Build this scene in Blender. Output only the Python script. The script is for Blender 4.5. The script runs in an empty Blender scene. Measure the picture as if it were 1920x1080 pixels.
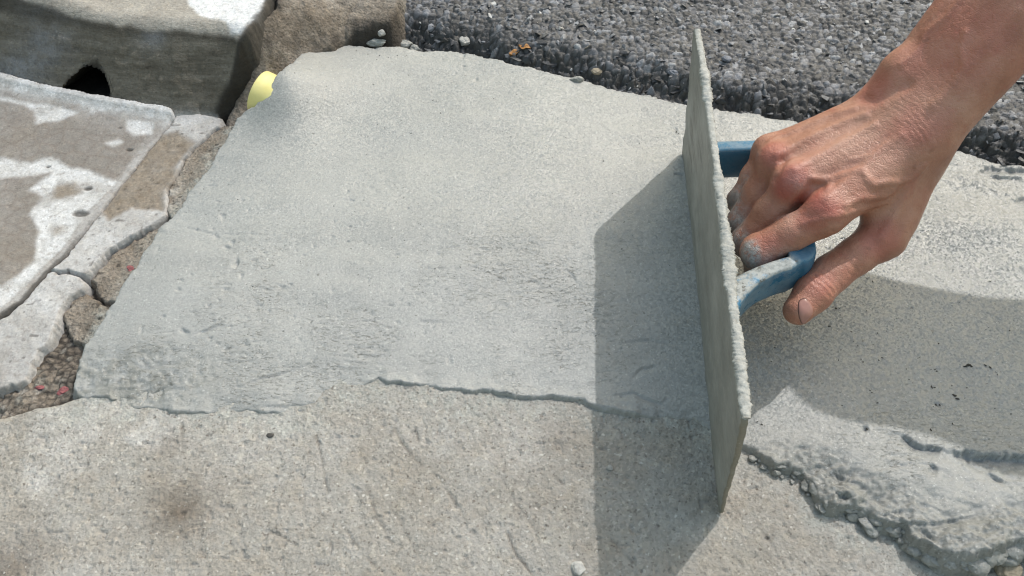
import bpy, math, random
import numpy as np
from mathutils import Vector

random.seed(4)
rng = np.random.default_rng(11)
SC = bpy.context.scene
COL = SC.collection
RAD = math.radians

# ------------------------------------------------------------------ camera, sky, sun, exposure
CAM_H, CAM_PITCH, CAM_F = 0.5, 52.0, 1700.0          # metres, degrees below the horizon, focal length in 1920-wide pixels
cam = bpy.data.cameras.new('camera')
cam.sensor_width = 36.0
cam.lens = 36.0 * CAM_F / 1920.0
cam.clip_start, cam.clip_end = 0.01, 200.0
cam_o = bpy.data.objects.new('camera', cam)
COL.objects.link(cam_o)
cam_o.location = (0, 0, CAM_H)
cam_o.rotation_euler = (RAD(90 - CAM_PITCH), 0, 0)
SC.camera = cam_o

SUN_TO = np.array([0.52, 0.65, 1.0])
SUN_TO /= np.linalg.norm(SUN_TO)
SUN_EL = math.asin(SUN_TO[2])
SUN_AZ = math.atan2(SUN_TO[0], SUN_TO[1])             # clockwise from +Y
world = bpy.data.worlds.new('World')
SC.world = world
world.use_nodes = True
wn = world.node_tree
sky = wn.nodes.new('ShaderNodeTexSky')
sky.sky_type = 'NISHITA'
sky.sun_disc = False
sky.sun_elevation = SUN_EL
sky.sun_rotation = SUN_AZ
sky.air_density = 3.0
sky.dust_density = 4.0
sky.ozone_density = 3.0
wn.links.new(sky.outputs[0], wn.nodes['Background'].inputs[0])
wn.nodes['Background'].inputs[1].default_value = 0.15

sun = bpy.data.lights.new('sun', 'SUN')
sun.energy = 2.0
sun.angle = RAD(0.5)
sun.color = (1.0, 0.98, 0.95)
sun_o = bpy.data.objects.new('sun', sun)
COL.objects.link(sun_o)
sun_o.rotation_euler = Vector(SUN_TO).to_track_quat('Z', 'Y').to_euler()
sun_o.location = (2, 2.5, 4)

SC.view_settings.view_transform = 'Standard'
SC.view_settings.look = 'None'
SC.view_settings.gamma = 1.0
SC.view_settings.use_curve_mapping = False
SC.view_settings.exposure = 0.30
SC.cycles.filter_width = 1.15

# ------------------------------------------------------------------ survey helper: photo point + height -> metres
_p = RAD(CAM_PITCH)
FW = np.array([0, math.cos(_p), -math.sin(_p)])
UP = np.array([0, math.sin(_p), math.cos(_p)])
RT = np.array([1.0, 0, 0])
CC = np.array([0, 0, CAM_H])


def ray(x, y):
    return FW + RT * (x - 960) / CAM_F + UP * (540 - y) / CAM_F


def at(x, y, z=0.0):
    d = ray(x, y)
    return CC + d * ((z - CAM_H) / d[2])


def pts(pl, z=0.0):
    """[(x, y) or (x, y, z)] photo points -> world Nx3"""
    return np.array([at(p[0], p[1], p[2] if len(p) > 2 else z) for p in pl])


def pxy(pl, z=0.0):
    return pts(pl, z)[:, :2]


# ------------------------------------------------------------------ noise
def _h(ix, iy, seed):
    n = (ix.astype(np.uint32) * np.uint32(374761393) + iy.astype(np.uint32) * np.uint32(668265263)
         + np.uint32((seed * 2246822519 + 977) & 0xffffffff))
    n = (n ^ (n >> np.uint32(13))) * np.uint32(1274126177)
    n ^= n >> np.uint32(16)
    n = n * np.uint32(2654435761)
    return ((n >> np.uint32(8)).astype(np.float32)) / np.float32(16777216.0)


def vn(x, y, seed=0):
    """smooth value noise, -1..1, unit cell"""
    xf, yf = np.floor(x), np.floor(y)
    ix, iy = xf.astype(np.int64), yf.astype(np.int64)
    fx, fy = (x - xf).astype(np.float32), (y - yf).astype(np.float32)
    fx = fx * fx * fx * (fx * (fx * 6 - 15) + 10)
    fy = fy * fy * fy * (fy * (fy * 6 - 15) + 10)
    a, b = _h(ix, iy, seed), _h(ix + 1, iy, seed)
    c, d = _h(ix, iy + 1, seed), _h(ix + 1, iy + 1, seed)
    return ((a + (b - a) * fx) * (1 - fy) + (c + (d - c) * fx) * fy) * 2 - 1


def fbm(x, y, wl, octv=4, seed=0, gain=0.5):
    """wl: largest wavelength in metres"""
    s, a, t = 0.0, 1.0, 0.0
    f = 1.0 / wl
    for o in range(octv):
        ca, sa = math.cos(o * 1.1 + 0.3), math.sin(o * 1.1 + 0.3)
        s = s + a * vn((x * ca - y * sa) * f + 17.3 * o, (x * sa + y * ca) * f - 9.1 * o, seed + o * 31)
        t += a
        a *= gain
        f *= 2.03
    return s / t


def worley(x, y, cell, seed=0, n_id=3):
    """F1, F2 distance (in cells) and per-cell random ids and offset to the cell point"""
    u, v = x / cell, y / cell
    iu, iv = np.floor(u).astype(np.int64), np.floor(v).astype(np.int64)
    f1 = np.full(x.shape, 9.0, np.float32)
    f2 = np.full(x.shape, 9.0, np.float32)
    bx, by = np.zeros(x.shape, np.int64), np.zeros(x.shape, np.int64)
    dx, dy = np.zeros(x.shape, np.float32), np.zeros(x.shape, np.float32)
    for i in (-1, 0, 1):
        for j in (-1, 0, 1):
            cx, cy = iu + i, iv + j
            px = cx + 0.12 + 0.76 * _h(cx, cy, seed)
            py = cy + 0.12 + 0.76 * _h(cx, cy, seed + 7)
            ex, ey = (u - px).astype(np.float32), (v - py).astype(np.float32)
            d = np.hypot(ex, ey)
            m = d < f1
            f2 = np.where(m, f1, np.minimum(f2, d))
            bx, by = np.where(m, cx, bx), np.where(m, cy, by)
            dx, dy = np.where(m, ex, dx), np.where(m, ey, dy)
            f1 = np.where(m, d, f1)
    ids = [_h(bx, by, seed + 101 + 13 * k) for k in range(n_id)]
    return f1, f2, ids, dx, dy


def sstep(a, b, x):
    t = np.clip((x - a) / (b - a), 0, 1)
    return t * t * (3 - 2 * t)


def seg_dist(x, y, A, B):
    ax, ay = A
    bx, by = B[0] - ax, B[1] - ay
    t = np.clip(((x - ax) * bx + (y - ay) * by) / max(bx * bx + by * by, 1e-18), 0, 1)
    return np.hypot(x - ax - t * bx, y - ay - t * by), t


def line_dist(x, y, pl):
    d = np.full(x.shape, 9.0)
    for A, B in zip(pl[:-1], pl[1:]):
        d = np.minimum(d, seg_dist(x, y, A, B)[0])
    return d


def poly_sd(x, y, pl):
    """signed distance to a polygon, positive inside"""
    d = np.full(x.shape, 9.0)
    ins = np.zeros(x.shape, bool)
    n = len(pl)
    for i in range(n):
        A, B = pl[i], pl[(i + 1) % n]
        d = np.minimum(d, seg_dist(x, y, A, B)[0])
        if A[1] != B[1]:
            c = ((A[1] > y) != (B[1] > y)) & (x < (B[0] - A[0]) * (y - A[1]) / (B[1] - A[1]) + A[0])
            ins ^= c
    return np.where(ins, d, -d)


def coarse(fn, X, Y, k=4):
    """evaluate fn on every k-th grid node and interpolate (smooth fields only)"""
    ny, nx = X.shape
    xi = np.unique(np.r_[np.arange(0, nx, k), nx - 1])
    yi = np.unique(np.r_[np.arange(0, ny, k), ny - 1])
    F = fn(X[np.ix_(yi, xi)], Y[np.ix_(yi, xi)])
    gx, gy = np.arange(nx), np.arange(ny)
    ix = np.clip(np.searchsorted(xi, gx, 'right') - 1, 0, len(xi) - 2)
    iy = np.clip(np.searchsorted(yi, gy, 'right') - 1, 0, len(yi) - 2)
    tx = ((gx - xi[ix]) / (xi[ix + 1] - xi[ix]))[None, :]
    ty = ((gy - yi[iy]) / (yi[iy + 1] - yi[iy]))[:, None]
    a, b = F[np.ix_(iy, ix)], F[np.ix_(iy, ix + 1)]
    c, d = F[np.ix_(iy + 1, ix)], F[np.ix_(iy + 1, ix + 1)]
    return (a * (1 - tx) + b * tx) * (1 - ty) + (c * (1 - tx) + d * tx) * ty


class TPS:
    """smooth height surface through surveyed points"""
    def __init__(s, ctrl, lam=1e-4):
        P = pts(ctrl)
        s.P = P[:, :2]
        n = len(P)
        K = s.k(np.linalg.norm(s.P[:, None] - s.P[None], axis=2)) + lam * np.eye(n)
        A = np.zeros((n + 3, n + 3))
        A[:n, :n] = K
        A[:n, n] = 1
        A[:n, n + 1:] = s.P
        A[n:, :n] = A[:n, n:].T
        s.w = np.linalg.solve(A, np.r_[P[:, 2], 0, 0, 0])

    @staticmethod
    def k(r):
        r = np.maximum(r, 1e-9)
        return r * r * np.log(r)

    def __call__(s, x, y):
        z = s.w[-3] + s.w[-2] * x + s.w[-1] * y
        for (px, py), w in zip(s.P, s.w):
            z = z + w * s.k(np.hypot(x - px, y - py))
        return z


# ------------------------------------------------------------------ objects
def mesh_obj(name, V, F, mat=None, parent=None, attrs=None, smooth=True):
    me = bpy.data.meshes.new(name)
    V = np.ascontiguousarray(V, np.float32)
    if isinstance(F, np.ndarray):
        k = F.shape[1]
        me.vertices.add(len(V))
        me.vertices.foreach_set('co', V.ravel())
        me.loops.add(F.size)
        me.loops.foreach_set('vertex_index', np.ascontiguousarray(F, np.int32).ravel())
        me.polygons.add(len(F))
        me.polygons.foreach_set('loop_start', np.arange(0, F.size, k, dtype=np.int32))
        me.update(calc_edges=True)
    else:
        me.from_pydata([tuple(map(float, v)) for v in V], [], [list(map(int, f)) for f in F])
        me.update()
    me.polygons.foreach_set('use_smooth', np.full(len(me.polygons), smooth))
    for an, av in (attrs or {}).items():
        at_ = me.attributes.new(an, 'FLOAT', 'POINT')
        at_.data.foreach_set('value', np.ascontiguousarray(av, np.float32).ravel())
    if mat:
        me.materials.append(mat)
    o = bpy.data.objects.new(name, me)
    COL.objects.link(o)
    if parent:
        o.parent = parent
    return o


def tag(o, label=None, cat=None, group=None, kind=None):
    if label:
        o['label'] = label
    if cat:
        o['category'] = cat
    if group:
        o['group'] = group
    if kind:
        o['kind'] = kind
    return o


def empty(name, loc=(0, 0, 0)):
    o = bpy.data.objects.new(name, None)
    o.location = loc
    o.empty_display_size = 0.02
    COL.objects.link(o)
    return o


def patch(name, poly, hfun, step, mat, edge=(0.002, 2.5), margin=0.006, warp=0.0015, warp_wl=0.012,
          parent=None, masks=None, seed=0, hole=None, bounds=None):
    """a piece of ground: dense height field inside a polygon whose rim rolls off and falls away"""
    poly = np.asarray(poly)
    lo, hi = poly.min(0) - margin - 0.003, poly.max(0) + margin + 0.003
    if bounds is not None:
        lo, hi = np.maximum(lo, bounds[0]), np.minimum(hi, bounds[1])
    xs = np.arange(lo[0], hi[0], step)
    ys = np.arange(lo[1], hi[1], step)
    X, Y = np.meshgrid(xs, ys)
    sd = coarse(lambda a, b: poly_sd(a, b, poly), X, Y)
    if warp:
        sd = sd + warp * fbm(X, Y, warp_wl, 5, seed + 900, 0.68)
    r, slope = edge
    q = np.clip(r - np.maximum(sd, 0), 0, r)
    drop = (r - np.sqrt(np.maximum(r * r - q * q, 0))) + np.maximum(-sd, 0) * slope
    Z, at_ = hfun(X, Y, sd)
    Z = Z - drop
    keep = sd > -margin
    if hole is not None:
        keep &= hole(X, Y) < 0
    return grid_mesh(name, X, Y, Z, keep, mat, parent, at_)


def grid_mesh(name, X, Y, Z, keep, mat, parent=None, attrs=None):
    ny, nx = X.shape
    cell = keep[:-1, :-1] & keep[1:, :-1] & keep[:-1, 1:] & keep[1:, 1:]
    use = np.zeros_like(keep)
    use[:-1, :-1] |= cell
    use[1:, :-1] |= cell
    use[:-1, 1:] |= cell
    use[1:, 1:] |= cell
    idx = np.full(X.shape, -1, np.int64)
    idx[use] = np.arange(use.sum())
    V = np.stack([X[use], Y[use], Z[use]], 1)
    j, i = np.nonzero(cell)
    F = np.stack([idx[j, i], idx[j, i + 1], idx[j + 1, i + 1], idx[j + 1, i]], 1)
    return mesh_obj(name, V, F, mat, parent, {k: v[use] for k, v in (attrs or {}).items()})


# ------------------------------------------------------------------ materials
class NT:
    def __init__(s, name):
        s.m = bpy.data.materials.new(name)
        s.m.use_nodes = True
        s.t = s.m.node_tree
        s.b = s.t.nodes['Principled BSDF']
        s.co = s.t.nodes.new('ShaderNodeTexCoord').outputs['Object']

    def n(s, ty, **kw):
        nd = s.t.nodes.new(ty)
        for k, v in kw.items():
            setattr(nd, k, v)
        return nd

    def put(s, sock, v):
        if isinstance(v, bpy.types.NodeSocket):
            s.t.links.new(v, sock)
        elif isinstance(v, tuple) and len(v) == 3 and sock.type == 'RGBA':
            sock.default_value = (*v, 1)
        else:
            sock.default_value = v

    def attr(s, name):
        return s.n('ShaderNodeAttribute', attribute_name=name).outputs['Fac']

    def noise(s, scale, detail=4, rough=0.6, stretch=None, dist=0.0, seed=0.0):
        nd = s.n('ShaderNodeTexNoise')
        co = s.co
        if stretch or seed:
            mp = s.n('ShaderNodeMapping')
            s.t.links.new(co, mp.inputs[0])
            mp.inputs['Scale'].default_value = stretch or (1, 1, 1)
            mp.inputs['Location'].default_value = (seed, seed * 0.7, seed * 0.3)
            co = mp.outputs[0]
        s.t.links.new(co, nd.inputs['Vector'])
        nd.inputs['Scale'].default_value = scale
        nd.inputs['Detail'].default_value = detail
        nd.inputs['Roughness'].default_value = rough
        nd.inputs['Distortion'].default_value = dist
        return nd.outputs['Fac']

    def vor(s, scale, feature='F1', out='Distance', rand=1.0):
        nd = s.n('ShaderNodeTexVoronoi', feature=feature)
        s.t.links.new(s.co, nd.inputs['Vector'])
        nd.inputs['Scale'].default_value = scale
        nd.inputs['Randomness'].default_value = rand
        return nd.outputs[out]

    def ramp(s, fac, stops, interp='LINEAR'):
        nd = s.n('ShaderNodeValToRGB')
        nd.color_ramp.interpolation = interp
        el = nd.color_ramp.elements
        while len(el) < len(stops):
            el.new(0.5)
        for e, (p, c) in zip(el, stops):
            e.position = p
            e.color = (*c, 1) if isinstance(c, tuple) else (c, c, c, 1)
        s.put(nd.inputs[0], fac)
        return nd.outputs[0]

    def mix(s, fac, a, b, mode='MIX'):
        nd = s.n('ShaderNodeMix', data_type='RGBA', blend_type=mode)
        s.put(nd.inputs[0], fac)
        s.put(nd.inputs[6], a)
        s.put(nd.inputs[7], b)
        return nd.outputs[2]

    def math(s, op, a, b=0.0, clamp=False):
        nd = s.n('ShaderNodeMath', operation=op, use_clamp=clamp)
        s.put(nd.inputs[0], a)
        s.put(nd.inputs[1], b)
        return nd.outputs[0]

    def bw(s, c):
        nd = s.n('ShaderNodeRGBToBW')
        s.put(nd.inputs[0], c)
        return nd.outputs[0]

    def done(s, color, rough=0.8, bumps=(), spec=0.5, **kw):
        s.put(s.b.inputs['Base Color'], color)
        s.put(s.b.inputs['Roughness'], rough)
        s.put(s.b.inputs['Specular IOR Level'], spec)
        for k, v in kw.items():
            s.put(s.b.inputs[k.replace('_', ' ')], v)
        prev = None
        for h, dist, strength in bumps:
            bp = s.n('ShaderNodeBump')
            bp.inputs['Distance'].default_value = dist
            bp.inputs['Strength'].default_value = strength
            s.put(bp.inputs['Height'], h)
            if prev:
                s.t.links.new(prev, bp.inputs['Normal'])
            prev = bp.outputs[0]
        if prev:
            s.t.links.new(prev, s.b.inputs['Normal'])
        return s.m


def sand_speckle(t, base, amt=0.35, scale=620, dark=0.0):
    """grain of exposed sand and small aggregate over a base colour"""
    r = t.vor(scale, out='Color')
    g = t.ramp(t.bw(r), [(0.0, 0.45), (0.25, 0.85), (0.55, 1.0), (0.8, 1.12), (1.0, 1.6)])
    c = t.mix(amt, base, g, 'MULTIPLY')
    big = t.vor(230, out='Color')
    g2 = t.ramp(t.bw(big), [(0.0, (0.62, 0.57, 0.52)), (0.2, (0.95, 0.93, 0.9)), (0.6, (1, 1, 1)), (0.85, (1.12, 1.08, 1.0)), (1.0, (1.3, 1.25, 1.2))])
    return t.mix(amt * 0.7, c, g2, 'MULTIPLY')


def m_pavement():
    t = NT('old_concrete')
    n1 = t.noise(9, 5, 0.65)
    c = t.ramp(n1, [(0.3, (0.255, 0.236, 0.208)), (0.5, (0.318, 0.303, 0.280)), (0.7, (0.362, 0.350, 0.332))])
    c = t.mix(t.math('MULTIPLY', t.ramp(t.noise(38, 4, 0.6, seed=3), [(0.45, 0), (0.7, 1)]), 0.5), c, (0.28, 0.245, 0.205))
    c = t.mix(t.attr('pale'), c, (0.47, 0.455, 0.44))
    c = t.mix(t.attr('stain'), c, (0.115, 0.088, 0.066))
    c = t.mix(t.attr('wash'), c, (0.335, 0.338, 0.318))
    c = sand_speckle(t, c, 0.66)
    c = t.mix(t.attr('crack'), c, (0.075, 0.064, 0.052))
    c = t.mix(t.ramp(t.noise(420, 2, 0.5, seed=5), [(0.62, 0), (0.72, 0.75)]), c, (0.12, 0.10, 0.085))
    c = t.mix(t.ramp(t.noise(300, 2, 0.5, seed=8), [(0.66, 0), (0.74, 0.7)]), c, (0.55, 0.53, 0.50))
    return t.done(c, 0.78, [(t.noise(450, 4, 0.7), 0.0012, 0.8), (t.vor(500), 0.0007, 0.6)], 0.35)


def m_mortar():
    t = NT('wet_mortar')
    n1 = t.noise(14, 5, 0.6)
    c = t.ramp(n1, [(0.3, (0.302, 0.305, 0.298)), (0.7, (0.352, 0.355, 0.347))])
    c = t.mix(t.attr('tan'), c, (0.395, 0.385, 0.350))
    c = t.mix(t.attr('dark'), c, (0.20, 0.20, 0.178))
    c = t.mix(t.math('MULTIPLY', t.ramp(t.noise(11, 5, 0.6, seed=31), [(0.42, 0), (0.66, 1)]), 0.45), c, (0.262, 0.264, 0.252))
    g = t.ramp(t.bw(t.vor(900, out='Color')), [(0.0, 0.55), (0.25, 0.92), (0.7, 1.0), (1.0, 1.22)])
    c = t.mix(0.36, c, g, 'MULTIPLY')
    c = t.mix(t.ramp(t.noise(330, 2, 0.5, seed=7), [(0.70, 0), (0.75, 0.75)]), c, (0.10, 0.098, 0.088))
    c = t.mix(t.ramp(t.noise(620, 2, 0.5, seed=12), [(0.67, 0), (0.73, 0.5)]), c, (0.17, 0.168, 0.155))
    c = t.mix(t.ramp(t.noise(640, 2, 0.5, seed=21), [(0.64, 0), (0.72, 0.7)]), c, (0.52, 0.52, 0.51))
    c = t.mix(t.math('MULTIPLY', t.attr('wet'), 0.30), c, (0.215, 0.217, 0.212))
    tn = t.attr('torn')
    d1 = t.noise(1.0, 4, 0.65, stretch=(190, 560, 190), dist=1.6)
    d2 = t.noise(1.0, 4, 0.65, stretch=(420, 900, 420), dist=1.2, seed=3)
    m1 = t.math('MULTIPLY', t.ramp(d1, [(0.575, 0), (0.635, 1)]), tn)
    m2 = t.math('MULTIPLY', t.ramp(d2, [(0.60, 0), (0.65, 1)]), t.math('ADD', t.math('MULTIPLY', tn, 0.8), 0.10))
    tear = t.math('MAXIMUM', m1, m2)
    c = t.mix(t.math('MULTIPLY', tear, 0.72), c, (0.135, 0.132, 0.118))
    wet = t.attr('wet')
    gloss = t.noise(120, 3, 0.7, seed=2)
    r = t.math('ADD', t.math('MULTIPLY', wet, -0.29), t.math('ADD', t.math('MULTIPLY', gloss, 0.16), 0.40))
    m = t.done(c, r, [(t.math('SUBTRACT', t.noise(750, 3, 0.8), t.math('MULTIPLY', tear, 0.8)), 0.0008, 0.62), (t.noise(300, 3, 0.6, seed=4), 0.0008, 0.3)], 0.7)
    # every wet grain of sand has its own facet
    nrm = t.b.inputs['Normal'].links[0].from_socket
    fac = t.n('ShaderNodeVectorMath', operation='SUBTRACT')
    t.put(fac.inputs[0], t.vor(780, out='Color'))
    fac.inputs[1].default_value = (0.5, 0.5, 0.5)
    amt = t.n('ShaderNodeVectorMath', operation='SCALE')
    t.put(amt.inputs[0], fac.outputs[0])
    t.put(amt.inputs['Scale'], t.math('ADD', t.math('MULTIPLY', wet, 0.48), 0.09))
    add = t.n('ShaderNodeVectorMath', operation='ADD')
    t.put(add.inputs[0], nrm)
    t.put(add.inputs[1], amt.outputs[0])
    nz = t.n('ShaderNodeVectorMath', operation='NORMALIZE')
    t.put(nz.inputs[0], add.outputs[0])
    t.put(t.b.inputs['Normal'], nz.outputs[0])
    return m


def m_slab():
    t = NT('stained_gutter_concrete')
    n1 = t.noise(16, 5, 0.65)
    c = t.ramp(n1, [(0.3, (0.205, 0.186, 0.168)), (0.55, (0.248, 0.228, 0.210)), (0.75, (0.300, 0.282, 0.265))])
    cell = t.vor(75, 'DISTANCE_TO_EDGE')
    crz = t.ramp(cell, [(0.0, 1.0), (0.10, 0.25), (0.22, 0.0)])
    c = t.mix(t.math('MULTIPLY', crz, 0.38), c, (0.16, 0.125, 0.105))
    w = t.math('MULTIPLY', t.attr('white'), t.ramp(t.noise(190, 4, 0.7, seed=8), [(0.28, 0.35), (0.48, 1.0)]))
    wc = t.ramp(t.noise(45, 5, 0.7), [(0.3, (0.45, 0.44, 0.43)), (0.6, (0.60, 0.60, 0.61)), (0.8, (0.66, 0.665, 0.68))])
    c = t.mix(w, c, wc)
    c = t.mix(t.math('MULTIPLY', t.attr('stain'), t.ramp(t.noise(70, 5, 0.7, seed=5), [(0.3, 0.45), (0.6, 1.0)])), c, t.ramp(t.noise(160, 4, 0.7, seed=6), [(0.3, (0.16, 0.125, 0.092)), (0.7, (0.285, 0.240, 0.190))]))
    c = sand_speckle(t, c, 0.42, 700)
    c = t.mix(t.attr('dark'), c, (0.045, 0.038, 0.032))
    c = t.mix(t.ramp(t.noise(260, 3, 0.6, seed=6), [(0.66, 0), (0.74, 0.6)]), c, (0.13, 0.11, 0.095))
    return t.done(c, 0.75, [(t.noise(420, 4, 0.7), 0.0010, 0.7), (t.noise(90, 3, 0.6), 0.002, 0.3)], 0.35)


def m_brown():
    t = NT('broken_brown_concrete')
    c = t.ramp(t.noise(40, 5, 0.7), [(0.3, (0.150, 0.122, 0.096)), (0.5, (0.245, 0.208, 0.172)), (0.72, (0.335, 0.300, 0.262))])
    c = t.mix(t.attr('white'), c, (0.40, 0.385, 0.36))
    c = t.mix(t.attr('grey'), c, (0.31, 0.31, 0.285))
    c = t.mix(t.attr('red'), c, (0.42, 0.10, 0.095))
    c = sand_speckle(t, c, 0.8, 560)
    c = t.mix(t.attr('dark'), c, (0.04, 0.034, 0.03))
    c = t.mix(t.ramp(t.noise(300, 3, 0.6, seed=4), [(0.60, 0), (0.70, 0.7)]), c, (0.05, 0.042, 0.036))
    return t.done(c, 0.85, [(t.noise(350, 4, 0.75), 0.0018, 0.9), (t.vor(450), 0.0010, 0.6)], 0.3)


def m_kerb():
    t = NT('weathered_kerb_concrete')
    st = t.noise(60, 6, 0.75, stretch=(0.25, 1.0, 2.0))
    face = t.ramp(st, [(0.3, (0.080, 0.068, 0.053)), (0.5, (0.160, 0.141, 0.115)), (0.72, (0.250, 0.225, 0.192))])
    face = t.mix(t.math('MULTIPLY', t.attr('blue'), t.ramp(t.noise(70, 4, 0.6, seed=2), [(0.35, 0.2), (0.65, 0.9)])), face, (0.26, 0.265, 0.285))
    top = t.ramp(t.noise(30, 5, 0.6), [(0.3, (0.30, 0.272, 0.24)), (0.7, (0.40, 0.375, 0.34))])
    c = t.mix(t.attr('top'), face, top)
    c = t.mix(t.attr('white'), c, (0.66, 0.665, 0.68))
    c = sand_speckle(t, c, 0.55, 640)
    c = t.mix(t.attr('dark'), c, (0.028, 0.024, 0.02))
    return t.done(c, 0.82, [(t.noise(260, 5, 0.75, stretch=(0.55, 1, 1.5)), 0.0016, 0.8), (t.noise(500, 3, 0.7), 0.0008, 0.5)], 0.3)


def m_asphalt():
    t = NT('worn_asphalt')
    ids = t.attr('cell')
    c = t.ramp(ids, [(0.0, (0.022, 0.022, 0.024)), (0.35, (0.060, 0.060, 0.065)), (0.6, (0.125, 0.127, 0.140)), (0.82, (0.225, 0.232, 0.258)), (1.0, (0.36, 0.365, 0.38))])
    c = t.mix(t.attr('binder'), c, (0.024, 0.023, 0.022))
    c = t.mix(0.6, c, t.ramp(t.noise(500, 3, 0.7), [(0.3, 0.55), (0.7, 1.3)]), 'MULTIPLY')
    c = t.mix(t.attr('dust'), c, (0.20, 0.185, 0.165))
    return t.done(c, t.ramp(ids, [(0, 0.55), (1, 0.36)]), [(t.noise(650, 4, 0.7), 0.0009, 0.8)], 0.5)


def m_stone(name, col, rough=0.6, var=0.35):
    t = NT(name)
    d = tuple(v * 0.55 for v in col)
    c = t.ramp(t.noise(260, 4, 0.7), [(0.3, d), (0.6, col), (0.8, tuple(min(1, v * 1.25) for v in col))])
    return t.done(c, rough, [(t.noise(700, 4, 0.7), 0.0008, 0.7)], 0.45)


def m_chips():
    t = NT('crushed_stone')
    ids = t.attr('cell')
    c = t.ramp(ids, [(0.0, (0.035, 0.035, 0.038)), (0.35, (0.105, 0.107, 0.116)), (0.65, (0.190, 0.197, 0.220)), (0.92, (0.30, 0.305, 0.325)), (0.96, (0.50, 0.50, 0.49)), (1.0, (0.36, 0.30, 0.22))])
    c = t.mix(0.6, c, t.ramp(t.noise(400, 4, 0.7), [(0.3, 0.6), (0.7, 1.25)]), 'MULTIPLY')
    return t.done(c, t.ramp(t.noise(300), [(0.3, 0.3), (0.7, 0.55)]), [(t.noise(900, 3, 0.7), 0.0006, 0.6)], 0.5)


def m_plain(name, stops, scale, rough, bumps=None, spec=0.5, **kw):
    t = NT(name)
    c = t.ramp(t.noise(scale, 5, 0.65), stops)
    b = [(t.noise(bs, 4, 0.7), bd, bst) for bs, bd, bst in (bumps or [])]
    return t.done(c, rough, b, spec, **kw)


def m_blade():
    t = NT('mortar_filmed_plastic')
    st = t.noise(70, 5, 0.65, stretch=(1, 0.06, 1))
    c = t.ramp(t.noise(26, 6, 0.65), [(0.32, (0.200, 0.198, 0.180)), (0.5, (0.262, 0.260, 0.240)), (0.68, (0.340, 0.338, 0.316))])
    c = t.mix(t.math('MULTIPLY', t.attr('dark'), t.ramp(st, [(0.4, 0.35), (0.6, 1.0)])), c, (0.095, 0.093, 0.078))
    c = t.mix(t.attr('bare'), c, (0.22, 0.20, 0.155))
    c = t.mix(t.ramp(t.noise(420, 3, 0.6), [(0.6, 0), (0.72, 0.5)]), c, (0.40, 0.40, 0.375))
    return t.done(c, 0.5, [(t.noise(300, 4, 0.7), 0.0007, 0.5)], 0.45)


def m_handle():
    t = NT('blue_plastic')
    c = t.ramp(t.noise(40, 4, 0.6), [(0.3, (0.026, 0.135, 0.240)), (0.7, (0.045, 0.195, 0.325))])
    sm = t.math('MULTIPLY', t.attr('smear'), t.ramp(t.noise(95, 5, 0.7), [(0.36, 0.0), (0.5, 1.0)]))
    c = t.mix(sm, c, t.ramp(t.noise(330, 4, 0.7), [(0.35, (0.17, 0.19, 0.19)), (0.55, (0.36, 0.38, 0.37))]))
    c = t.mix(t.math('MULTIPLY', t.attr('smear'), t.ramp(t.noise(210, 3, 0.6, seed=3), [(0.62, 0), (0.68, 1)])), c, (0.10, 0.10, 0.09))
    return t.done(c, t.math('ADD', t.math('MULTIPLY', sm, 0.35), 0.24), [(t.noise(220, 4, 0.6), 0.0004, 0.5)], 0.5)


def m_skin():
    t = NT('sunburnt_skin')
    c = t.ramp(t.noise(55, 5, 0.65), [(0.3, (0.340, 0.152, 0.098)), (0.5, (0.425, 0.202, 0.134)), (0.7, (0.505, 0.268, 0.188))])
    c = t.mix(t.attr('red'), c, (0.40, 0.095, 0.070))
    c = t.mix(t.math('MULTIPLY', t.ramp(t.noise(150, 3, 0.6, seed=3), [(0.55, 0), (0.72, 1)]), 0.35), c, (0.37, 0.110, 0.075))
    c = t.mix(t.math('MULTIPLY', t.ramp(t.noise(28, 4, 0.6, seed=14), [(0.5, 0), (0.7, 1)]), 0.45), c, (0.46, 0.165, 0.125))
    c = t.mix(t.attr('pale'), c, (0.58, 0.35, 0.265))
    c = t.mix(t.math('MULTIPLY', t.ramp(t.noise(85, 2, 0.5, seed=9), [(0.70, 0), (0.76, 1)]), 0.45), c, (0.21, 0.085, 0.05))
    d = t.math('MULTIPLY', t.attr('dust'), t.ramp(t.noise(240, 4, 0.75, seed=5), [(0.34, 0.1), (0.52, 1.0)]))
    c = t.mix(d, c, t.ramp(t.noise(480, 3, 0.7), [(0.35, (0.26, 0.255, 0.245)), (0.6, (0.46, 0.45, 0.44))]))
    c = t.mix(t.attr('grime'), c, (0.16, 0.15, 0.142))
    r = t.math('ADD', t.math('MULTIPLY', d, 0.35), t.ramp(t.noise(120, 3, 0.6), [(0.3, 0.30), (0.7, 0.48)]))
    cell = t.vor(430, 'DISTANCE_TO_EDGE')
    cell2 = t.vor(900, 'DISTANCE_TO_EDGE')
    return t.done(c, r, [(t.ramp(cell, [(0, 0), (0.16, 1)]), 0.00022, 0.5), (t.ramp(cell2, [(0, 0), (0.2, 1)]), 0.00012, 0.5), (t.noise(190, 5, 0.75), 0.0009, 0.5)], 0.5,
                  Subsurface_Weight=0.05, Subsurface_Radius=(1.0, 0.35, 0.2), Subsurface_Scale=0.002)


MAT = dict(pav=m_pavement(), mortar=m_mortar(), slab=m_slab(), brown=m_brown(), kerb=m_kerb(), asphalt=m_asphalt(),
           chips=m_chips(), blade=m_blade(), handle=m_handle(), skin=m_skin())

# ------------------------------------------------------------------ the ground: far sheets first
STEP = 0.0010
BOUNDS = (np.array([-0.66, 0.10]), np.array([0.70, 0.95]))      # detailed part of the place


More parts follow.
